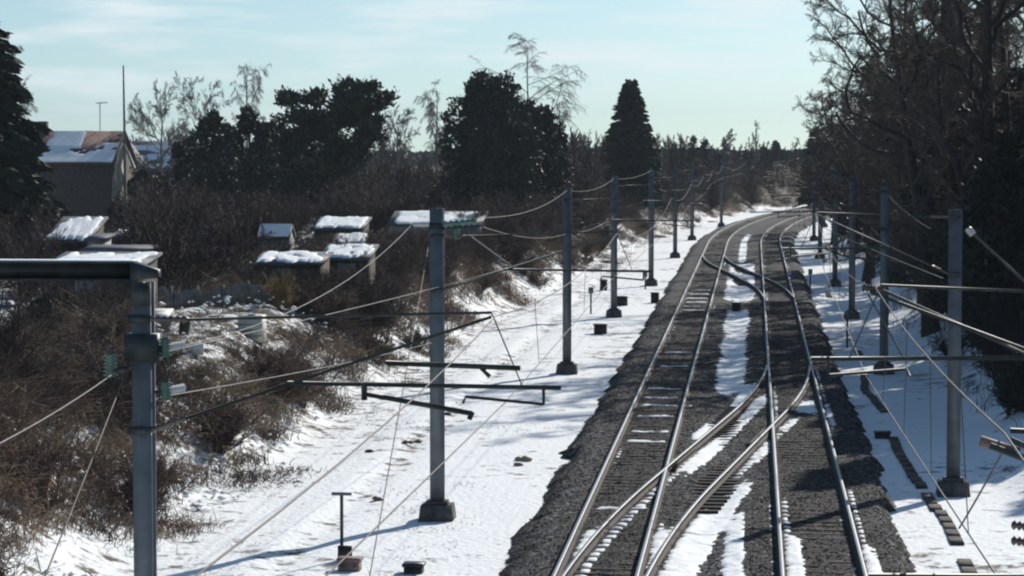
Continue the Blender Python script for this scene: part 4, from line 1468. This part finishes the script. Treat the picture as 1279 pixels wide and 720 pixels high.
# thicket of shrubs along the top of the left bank
protos = []
for k in range(4):
    tr, cr = bare_mesh('shrub', 3.4, 200 + k, 1.0)
    t = thing('shrub', 'leafless brown shrub in the thicket along the top of the left bank', 'shrub', (0, 0, 0), 'brown shrubs on the left bank')
    tr.build('stems', M['twig'], t)
    cr.build('twigs', M['twig'], t)
    protos.append(t)
rt = np.random.RandomState(77)
spots = []
for d in np.linspace(62, 250, 60):
    toe_ = -12.1 + 2.4 * float(sstep(110, 190, d)) + 1.6 * float(sstep(190, 260, d)) + float(bend(d))
    spots.append((toe_ - rt.uniform(2.5, 6.5), d + rt.uniform(-3, 3), rt.uniform(.55, 1.0)))
for k in range(95):   # deeper rows behind the sheds and under the trees
    px = rt.uniform(170, 800)
    d = rt.uniform(112, 240)
    toe_ = -12.1 + 2.4 * float(sstep(110, 190, d)) + 1.6 * float(sstep(190, 260, d)) + float(bend(d))
    x = min(A(px, 300, d)[0], toe_ - 4)
    spots.append((x, d, rt.uniform(1.0, 1.75)))
for k in range(30):   # tall dark growth right behind the allotment fence
    px = rt.uniform(180, 335)
    d = rt.uniform(101, 135)
    spots.append((A(px, 300, d)[0], d, rt.uniform(1.2, 1.8)))
for k in range(20):
    px = rt.uniform(-10, 230)
    d = rt.uniform(88, 155)
    spots.append((A(px, 300, d)[0], d, rt.uniform(.8, 1.35)))
for k in range(60):   # beyond the bend
    d = rt.uniform(235, 420)
    toe_ = -8.1 + float(bend(d))
    spots.append((toe_ - rt.uniform(1.0, 22), d, rt.uniform(.7, 1.5)))
ROOFS = ((50, 182, 82, 338), (314, 402, 100, 330), (398, 462, 106, 324), (484, 602, 142, 282), (388, 452, 132, 287), (320, 364, 116, 302), (52, 130, 97, 300), (100, 182, 92, 312), (300, 334, 84, 428), (186, 300, 90, 402), (300, 420, 92, 404), (148, 166, 128, 300), (236, 256, 76, 446), (222, 240, 82, 420), (20, 140, 168, 262), (160, 234, 194, 214), (236, 345, 157, 232), (345, 500, 167, 210), (545, 715, 181, 232), (760, 820, 237, 216))
for a, b, d0, row in ROOFS[:6]:
    for k in range(12):
        d = d0 - rt.uniform(.8, 8)
        spots.append((A(rt.uniform(a - 8, b + 14), 300, d)[0], d, .9))


def room(x, y):
    """height a shrub may have here without hiding a shed roof that stands behind it"""
    px = 942 + x / y * FPX
    hmax, mg = 99, .9 * FPX / y
    for a, b, d0, row in ROOFS:
        if a - 4 - mg < px < b + 4 + mg and y < d0 + 2:
            hmax = min(hmax, CAMZ - (row - 178) / FPX * y - gz(x, y))
    return hmax


first = [True] * 4
n_shr = 0
for k, (x, y, s) in enumerate(spots):
    s = min(s, room(x, y) / 3.5)
    if s < .12 or (abs(942 + x / y * FPX - 157) < 10 and y < 130):
        continue
    q = k % 4
    loc = (x, y, gz(x, y) - .15)
    rz = rt.uniform(0, 6.28)
    sc = (s * rt.uniform(.9, 1.3), s * rt.uniform(.9, 1.3), s)
    if first[q]:
        first[q] = False
        protos[q].location, protos[q].rotation_euler, protos[q].scale = loc, (0, 0, rz), sc
    else:
        dup(protos[q], loc, rz, sc)

# straw coloured shrub on the allotment
t = put_tree(356, 93, 336, 'shrub', 'straw coloured bushy shrub in front of the long low shed', 41, .75, name='shrub', mats=('straw', 'straw'), cat='shrub')
# ivy-dark bush by the near mast
leafy(52, 74, 368, 1.0, 'dark evergreen bush under the near beam', 42, 9, n=4500, m='ivy', leaf=.16, name='bush', cat='bush', x=A(50, 300, 74)[0], shape='round')

# right bank: evergreen understory then big bare trees
RE = 'dark evergreens on the right bank'
for k, (px, d, ty, rx, lab) in enumerate(((1262, 92, 150, 2.7, 'dark evergreen at the picture edge above the shaded snow'), (1205, 112, 120, 2.9, 'dense dark evergreen behind the near right mast'),
                                          (1160, 135, 190, 2.2, 'low dark evergreen with brown stems in front of it on the right bank'), (1290, 120, 60, 3.2, 'tall ivy dark evergreen behind the picture edge evergreen'),
                                          (1235, 150, 90, 3.4, 'broad dark evergreen deep in the right hand trees'))):
    leafy(px, d, ty, rx, lab, 300 + k, 16, n=12000, group=RE, leaf=.3, shape='round' if k != 2 else 'dome')
put_tree(1175, 118, -150, 'broad', 'huge bare tree with a thick trunk and wide limbs on the right bank', 21, 1.0, rk=1.5, mats=('bark', 'twig_r'))
put_tree(1232, 104, -190, 'broad', 'tall bare tree with dark trunk near the right picture edge', 22, .9, rk=1.5, mats=('bark', 'twig_r'))
put_tree(1118, 146, -60, 'broad', 'spreading bare tree whose twigs hang out furthest over the line', 23, 1.05, rk=1.1, mats=('bark', 'twig_r'))
put_tree(1092, 176, 10, 'broad', 'bare bushy tree under the spreading one, nearer the bend', 24, 1.0, mats=('bark', 'twig_r'))
put_tree(1290, 130, -170, 'broad', 'bare tree beyond the right picture edge, its limbs reaching in', 25, 1.0, rk=1.4, mats=('bark', 'twig_r'))
put_tree(1062, 205, 112, 'round', 'brown rounded bare tree low on the right bank', 26, 1.2, mats=('bark', 'twig_r'))
put_tree(1112, 160, 140, 'round', 'brown dense bare tree in front of the evergreens on the right bank', 27, 1.3, mats=('bark', 'twig_r'))
put_tree(1085, 150, 175, 'round', 'short brown bare tree closest to the far right masts', 28, 1.4, mats=('bark', 'twig_r'))
put_tree(1150, 125, 170, 'round', 'reddish brown bare tree left of the near right mast', 29, 1.1, mats=('bark', 'twig_r'))
put_tree(1045, 240, 140, 'round', 'greyish bare tree at the inside of the bend', 30, 1.2, mats=('bark', 'twig_r'))
put_tree(1070, 190, 85, 'broad', 'bare tree with low limbs between the bend and the spreading tree', 33, 1.0, mats=('bark', 'twig_r'))
put_tree(1150, 165, 20, 'broad', 'bare tree filling the gap behind the thick trunked one', 34, 1.1, rk=1.2, mats=('bark', 'twig_r'))
put_tree(1205, 140, -60, 'broad', 'bare tree with steep limbs behind the near right evergreens', 35, 1.0, rk=1.3, mats=('bark', 'twig_r'))
put_tree(1255, 175, -20, 'broad', 'bare tree deep among the right hand evergreens', 36, 1.1, rk=1.2, mats=('bark', 'twig_r'))
put_tree(1185, 205, 30, 'broad', 'distant bare tree deep in the right hand wood', 37, 1.2, rk=1.2, mats=('bark', 'twig_r'))
put_tree(1040, 215, 150, 'round', 'dense brown bare tree nearest the bend on the right bank', 38, 1.3, mats=('bark', 'twig_r'))
put_tree(1128, 140, 110, 'round', 'dense grey brown bare tree behind the reddish brown one', 39, 1.2, mats=('bark', 'twig_r'))
put_tree(1195, 98, 215, 'round', 'small bare tree on the shaded snow behind the near right mast', 40, 1.2, mats=('bark', 'twig_r'))
for k, (px, d, ty, lab) in enumerate(((1052, 230, 120, 'bare tree with a wide low crown over the bend'), (1100, 200, 70, 'bare tree of middling height in the second row of the right bank'), (1135, 215, 60, 'bare tree in the third row of the right bank, straight stem'),
                                      (1165, 110, -120, 'tall bare tree crossing its limbs with the huge thick trunked one'), (1210, 128, -150, 'tall bare tree with crown lost above the picture'), (1265, 112, -140, 'tall bare tree above the edge evergreens'), (1085, 158, 40, 'bare tree with a dense crown low over the far right masts'))):
    put_tree(px, d, ty, 'broad', lab, 60 + k, 1.05, rk=1.0, mats=('bark', 'twig_r'))
leafy(1120, 170, 120, 3.0, 'dark evergreen between the brown trees of the right bank', 321, 16, n=11000, leaf=.34)
leafy(1075, 222, 140, 3.0, 'dark evergreen closest to the bend on the right bank', 322, 14, n=9000, leaf=.36)
leafy(1180, 180, 80, 4.0, 'tall dark evergreen backing the thick trunked bare tree', 323, 18, n=13000, leaf=.36)
# trees of the same bank just beyond the picture edge: their shade lies on the snow and the near track
SH = 'bank trees beyond the picture edge'
LB = 'dark evergreen of the right bank standing beyond the picture edge'
sh = None
for x_, y_, h_, s_ in ((10.6, 80, 10.5, .85), (10.0, 76.5, 8.2, .72), (11.8, 81, 9.5, .95), (15.2, 87, 13, 1.15), (12.6, 91, 11, 1.0), (18, 95, 16, 1.2), (14.5, 99, 14, 1.1), (21, 104, 18, 1.25), (17, 107, 17, 1.2), (12.4, 103, 11, 1.0),
                       (24, 112, 19, 1.25), (20, 116, 18, 1.2), (15.5, 114, 15, 1.1), (26, 100, 17, 1.2), (22, 92, 15, 1.15), (18.5, 84, 12.5, 1.1), (28, 118, 19, 1.2), (24, 124, 19, 1.2)):
    if sh is None:
        sh = leafy(0, y_, 0, 3.1, LB, 330, 16, n=8000, leaf=.42, x=x_, hh=10.0, group=SH, shape='round')
        sh.scale = (1, 1, h_ / 10)
    else:
        dup(sh, (x_, y_, gz(x_, y_) - .1), x_, (s_, s_, h_ / 10))
conifer(1018, 330, 160, 2.6, 'small dark conifer standing at the inside of the bend', 31, x=A(1018, 300, 330)[0])
conifer(968, 420, 178, 2.0, 'slim dark conifer on the far skyline above the bend', 32, x=A(968, 300, 420)[0])
# shrubs of the right bank
pr = []
for k in range(2):
    tr, cr = bare_mesh('shrub', 3.0, 240 + k, 1.0)
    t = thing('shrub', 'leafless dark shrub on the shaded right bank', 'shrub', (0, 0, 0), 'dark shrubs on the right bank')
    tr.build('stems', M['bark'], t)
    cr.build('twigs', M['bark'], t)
    pr.append(t)
first = [True, True]
for k, d in enumerate(np.linspace(84, 265, 40)):
    x = 8.3 + rt.uniform(0, 4.5) + float(bend(d)) + (1.5 if d < 100 else 0)
    s = rt.uniform(.7, 1.6)
    loc = (x, d, gz(x, d) - .15)
    rz = rt.uniform(0, 6.28)
    if first[k % 2]:
        first[k % 2] = False
        o = pr[k % 2]
        o.location, o.rotation_euler, o.scale = loc, (0, 0, rz), (s, s, s)
    else:
        dup(pr[k % 2], loc, rz, (s, s, s))
for x, d, s_ in ((7.4, 77, .55), (7.7, 84, .7), (8.3, 88, .9), (7.3, 95, .6), (8.5, 97, .9), (8.1, 81, .75)):
    dup(pr[int(d) % 2], (x, d, gz(x, d) - .1), x * 9, (s_, s_, s_))
leafy(1262, 76, 470, .95, 'dark bush on the snow above the brown ended tube', 45, 8, n=4500, m='evergreen', leaf=.16, name='bush', cat='bush', x=7.75, shape='round', hh=1.5)

bp_ = []
for k in range(3):
    tr, cr = bare_mesh('shrub', 2.0, 270 + k, 1.15)
    t = thing('bush', 'reddish brown leafless bush among the brambles on the left bank', 'bush', (0, 0, 0), 'reddish bushes on the left bank')
    tr.build('stems', M['bush'], t)
    cr.build('twigs', M['bush'], t)
    bp_.append(t)
first = [True] * 3
for k in range(75):
    d = 44 + 190 * rt.uniform() ** 1.4
    toe_ = -12.1 + 2.4 * float(sstep(110, 190, d)) + 1.6 * float(sstep(190, 260, d)) + float(bend(d))
    x = toe_ - rt.uniform(.9, 6.5)
    q_ = min(rt.uniform(.35, .95), room(x, d) / 2.0)
    if q_ < .15:
        continue
    loc, rz, sc = (x, d, gz(x, d) - .1), rt.uniform(0, 6.28), (q_ * rt.uniform(.9, 1.5), q_ * rt.uniform(.9, 1.5), q_)
    if first[k % 3]:
        first[k % 3] = False
        o = bp_[k % 3]
        o.location, o.rotation_euler, o.scale = loc, (0, 0, rz), sc
    else:
        dup(bp_[k % 3], loc, rz, sc)
rng = np.random.RandomState(17)
N = 5200
d = 46 + 190 * rng.uniform(0, 1, N) ** 1.5
toe_ = -12.1 + 2.4 * sstep(110, 190, d) + 1.6 * sstep(190, 260, d) + bend(d)
x = toe_ - rng.uniform(-.2, 7, N)
keep = fbm(x * .6, d * .3, 87) > .56
x, d = x[keep], d[keep]
N = len(x)
z = ground_z(x, d) + rng.uniform(.02, .55, N) * np.clip(-(x + 11.5) / 3, .2, 1)
sz = rng.uniform(.03, .12, N)
O = np.array([(1, 0, 0), (0, 1, 0), (-1, 0, 0), (0, -1, 0), (0, 0, .55), (0, 0, -.45)])
V = np.stack([x, d, z], 1)[:, None] + O[None] * sz[:, None, None] * rng.uniform(.5, 1.6, (N, 6, 1))
T = np.array([(0, 1, 4), (1, 2, 4), (2, 3, 4), (3, 0, 4), (1, 0, 5), (2, 1, 5), (3, 2, 5), (0, 3, 5)])
F = (np.arange(N)[:, None, None] * 6 + T[None]).reshape(-1, 3)
tag(mk('snow', V.reshape(-1, 3), F, M['snow'], smooth=True), 'flecks of snow caught in the brambles of the left bank', 'snow', kind='stuff')

# ------------------------------------------------------------------ undergrowth of the banks
def undergrowth(name, label, xy, hs, stems, seed, m, lean=.55, r=.008):
    rng = np.random.RandomState(seed)
    N = len(xy)
    base = np.repeat(np.concatenate([xy, ground_z(xy[:, 0], xy[:, 1])[:, None] - .05], 1), stems, 0)
    H = np.repeat(hs, stems) * rng.uniform(.4, 1.1, N * stems)
    az = rng.uniform(0, 2 * PI, N * stems)
    o_ = rng.normal(0, .28, (N * stems, 2))
    base[:, :2] += o_
    D = np.stack([np.cos(az), np.sin(az)], 1) * (rng.uniform(.1, 1, N * stems) * lean)[:, None]
    t = np.array([0, .35, .7, 1.0])
    P = np.zeros((N * stems, 4, 3))
    for k, q in enumerate(t):
        P[:, k, :2] = base[:, :2] + D * (H * q ** 1.6)[:, None] * 1.2 + rng.normal(0, .10, (N * stems, 2)) * q * H[:, None]
        P[:, k, 2] = base[:, 2] + H * (q - .38 * q * q * np.linalg.norm(D, axis=1) * 1.5)
    R = rng.uniform(.6, 1.5, (N * stems, 1)) * r * np.array([1.2, 1, .8, .45])[None]
    V, F = tubes(P, R, 3)
    o = mk(name, V, F, M[m])
    return tag(o, label, 'undergrowth', kind='stuff')


rt = np.random.RandomState(90)
xy, hs = [], []
for k in range(11500):
    d = 34 + 336 * rt.uniform() ** 1.6
    toe_ = -12.1 + 2.4 * float(sstep(110, 190, d)) + 1.6 * float(sstep(190, 260, d)) + float(bend(d))
    u = rt.uniform(-.5 - 1.2 * float(sstep(90, 60, d)), 8.5)
    x = toe_ - u
    dens = float(fbm(x * .5, d * .22, 66)) * .6 + .4 * float(fbm(x * 1.1, d * .5, 67)) + .20 * min(u / 2.6, 1) - .14 - .09 * float(sstep(128, 158, d)) * float(sstep(235, 215, d)) + .10 * float(sstep(66, 54, d))
    if dens < .455:
        continue
    h_ = min(.35 + .26 * max(u, -.6), 1.7) * rt.uniform(.6, 1.25)
    h_ = min(h_, max(.15, room(x, d)))
    xy.append((x, d))
    hs.append(h_)
undergrowth('undergrowth', 'brown tangle of brambles and dead stalks covering the left bank', np.array(xy), np.array(hs), 22, 91, 'thicket', 1.0)
xy, hs = [], []
for k in range(900):
    d = rt.uniform(66, 260)
    x = 6.7 + rt.uniform(0, 8.5) + float(bend(d))
    if float(fbm(x * .4, d * .2, 68)) < .47:
        continue
    xy.append((x, d))
    hs.append(rt.uniform(.3, 1.2))
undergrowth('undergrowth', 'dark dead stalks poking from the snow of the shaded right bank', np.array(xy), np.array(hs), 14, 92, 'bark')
# grass blades through the flat snow
xy = np.stack([-6 - 6 * rt.uniform(0, 1, 500), 45 + 110 * rt.uniform(0, 1, 500) ** 1.5], 1)
keep = fbm(xy[:, 0] * .6, xy[:, 1] * .3, 69) > .55
undergrowth('grass', 'dry grass blades poking through the level snow', xy[keep], np.full(keep.sum(), .14), 16, 93, 'thicket', .8, .006)

# ------------------------------------------------------------------ far woods
def far_wood(name, label, pts, seed, m):
    """many small bare crowns read as one mass"""
    rng = np.random.RandomState(seed)
    mb = MB()
    for x, y, h, w_ in pts:
        z0 = gz(x, y)
        lv = grow(rng, 1.0, dict(lean=.03, wob=.02, trunk=.95, r=.016, levels=[L_(12, .15, 40, .45, .12, .12, 4, rmin=.006), L_(9, .15, 40, .5, .06, .16, 3, rmin=.0035)]))
        for P, R in lv:
            V, F = tubes(P * [h * w_, h * w_, h] + [x, y, z0], np.maximum(R * h, .035), 3)
            mb.add(V, F)
    return tag(mb.build(name, M[m]), label, 'wood', kind='stuff')


rt = np.random.RandomState(31)
pts = []
for k in range(150):
    d = rt.uniform(300, 560)
    px = rt.uniform(700, 1075)
    x = A(px, 300, d)[0]
    off = x - float(bend(d))
    if -9 < off < 7 and d < 470:
        continue
    top = rt.uniform(180, 200) if px > 880 else rt.uniform(168, 190)
    pts.append((x, d, A(px, top, d)[2] - gz(x, d), rt.uniform(.5, .8)))
far_wood('far_wood', 'grey brown leafless wood filling the distance beyond the bend', pts, 33, 'twig')
pts = []
for k in range(90):
    d = rt.uniform(200, 330)
    px = rt.uniform(120, 780)
    x = A(px, 300, d)[0]
    pts.append((x, d, A(px, rt.uniform(165, 205), d)[2] - gz(x, d), rt.uniform(.5, .8)))
far_wood('far_wood', 'brown leafless trees massed behind the gardens and evergreens', pts, 34, 'twig')
# evergreen belt on the skyline
rng = np.random.RandomState(55)
xx = rng.uniform(-160, 190, 26000)
yy = 600 + rng.uniform(0, 60, 26000)
topz = 4.6 + 2.0 * fbm(xx * .03, 0 * xx, 81)
zz = 1.5 + (topz - 1.5) * rng.uniform(0, 1, 26000) ** .7
P = np.stack([xx, yy, zz], 1)
dd = unit(rng.normal(0, 1, P.shape) + [0, 0, .4])
uu = unit(np.cross(dd, unit(rng.normal(0, 1, dd.shape))))
ln = rng.uniform(.8, 1.8, len(P))
V, F = cards(P, dd, uu, ln, ln * .7, rng)
tag(mk('far_wood', V, F, M['evergreen']), 'low dark belt of evergreens along the far skyline', 'wood', kind='stuff')
for px, d, ty, k, lab in ((866, 340, 172, 1, 'small dark fir left of the bare skyline tree'), (880, 345, 176, 2, 'second small dark fir close to the bare skyline tree'), (952, 400, 186, 3, 'little dark fir on the skyline above the bend')):
    conifer(px, d, ty, 1.5, lab, 400 + k, dens=.7)
put_tree(902, 330, 160, 'round', 'small bare tree with a round crown on the far skyline', 410, .7, mats=('birch', 'birch'))
put_tree(943, 380, 150, 'narrow', 'slender bare poplar on the far skyline above the bend', 411, .8, mats=('birch', 'birch'))

# ------------------------------------------------------------------ winter haze
hz = MB().box(-960, 960, -75, 2650, -45, 40).build('haze', None)
hm = bpy.data.materials.new('haze air')
hm.use_nodes = True
hn = hm.node_tree
hn.nodes.remove(hn.nodes['Principled BSDF'])
pv = hn.nodes.new('ShaderNodeVolumePrincipled')
pv.inputs['Color'].default_value = (.80, .90, 1, 1)
pv.inputs['Density'].default_value = .00016
hn.links.new(pv.outputs[0], hn.nodes['Material Output'].inputs['Volume'])
hz.data.materials.clear()
hz.data.materials.append(hm)
tag(hz, kind='stuff')

for o in bpy.data.objects:
    if '_o' in o:
        del o['_o']
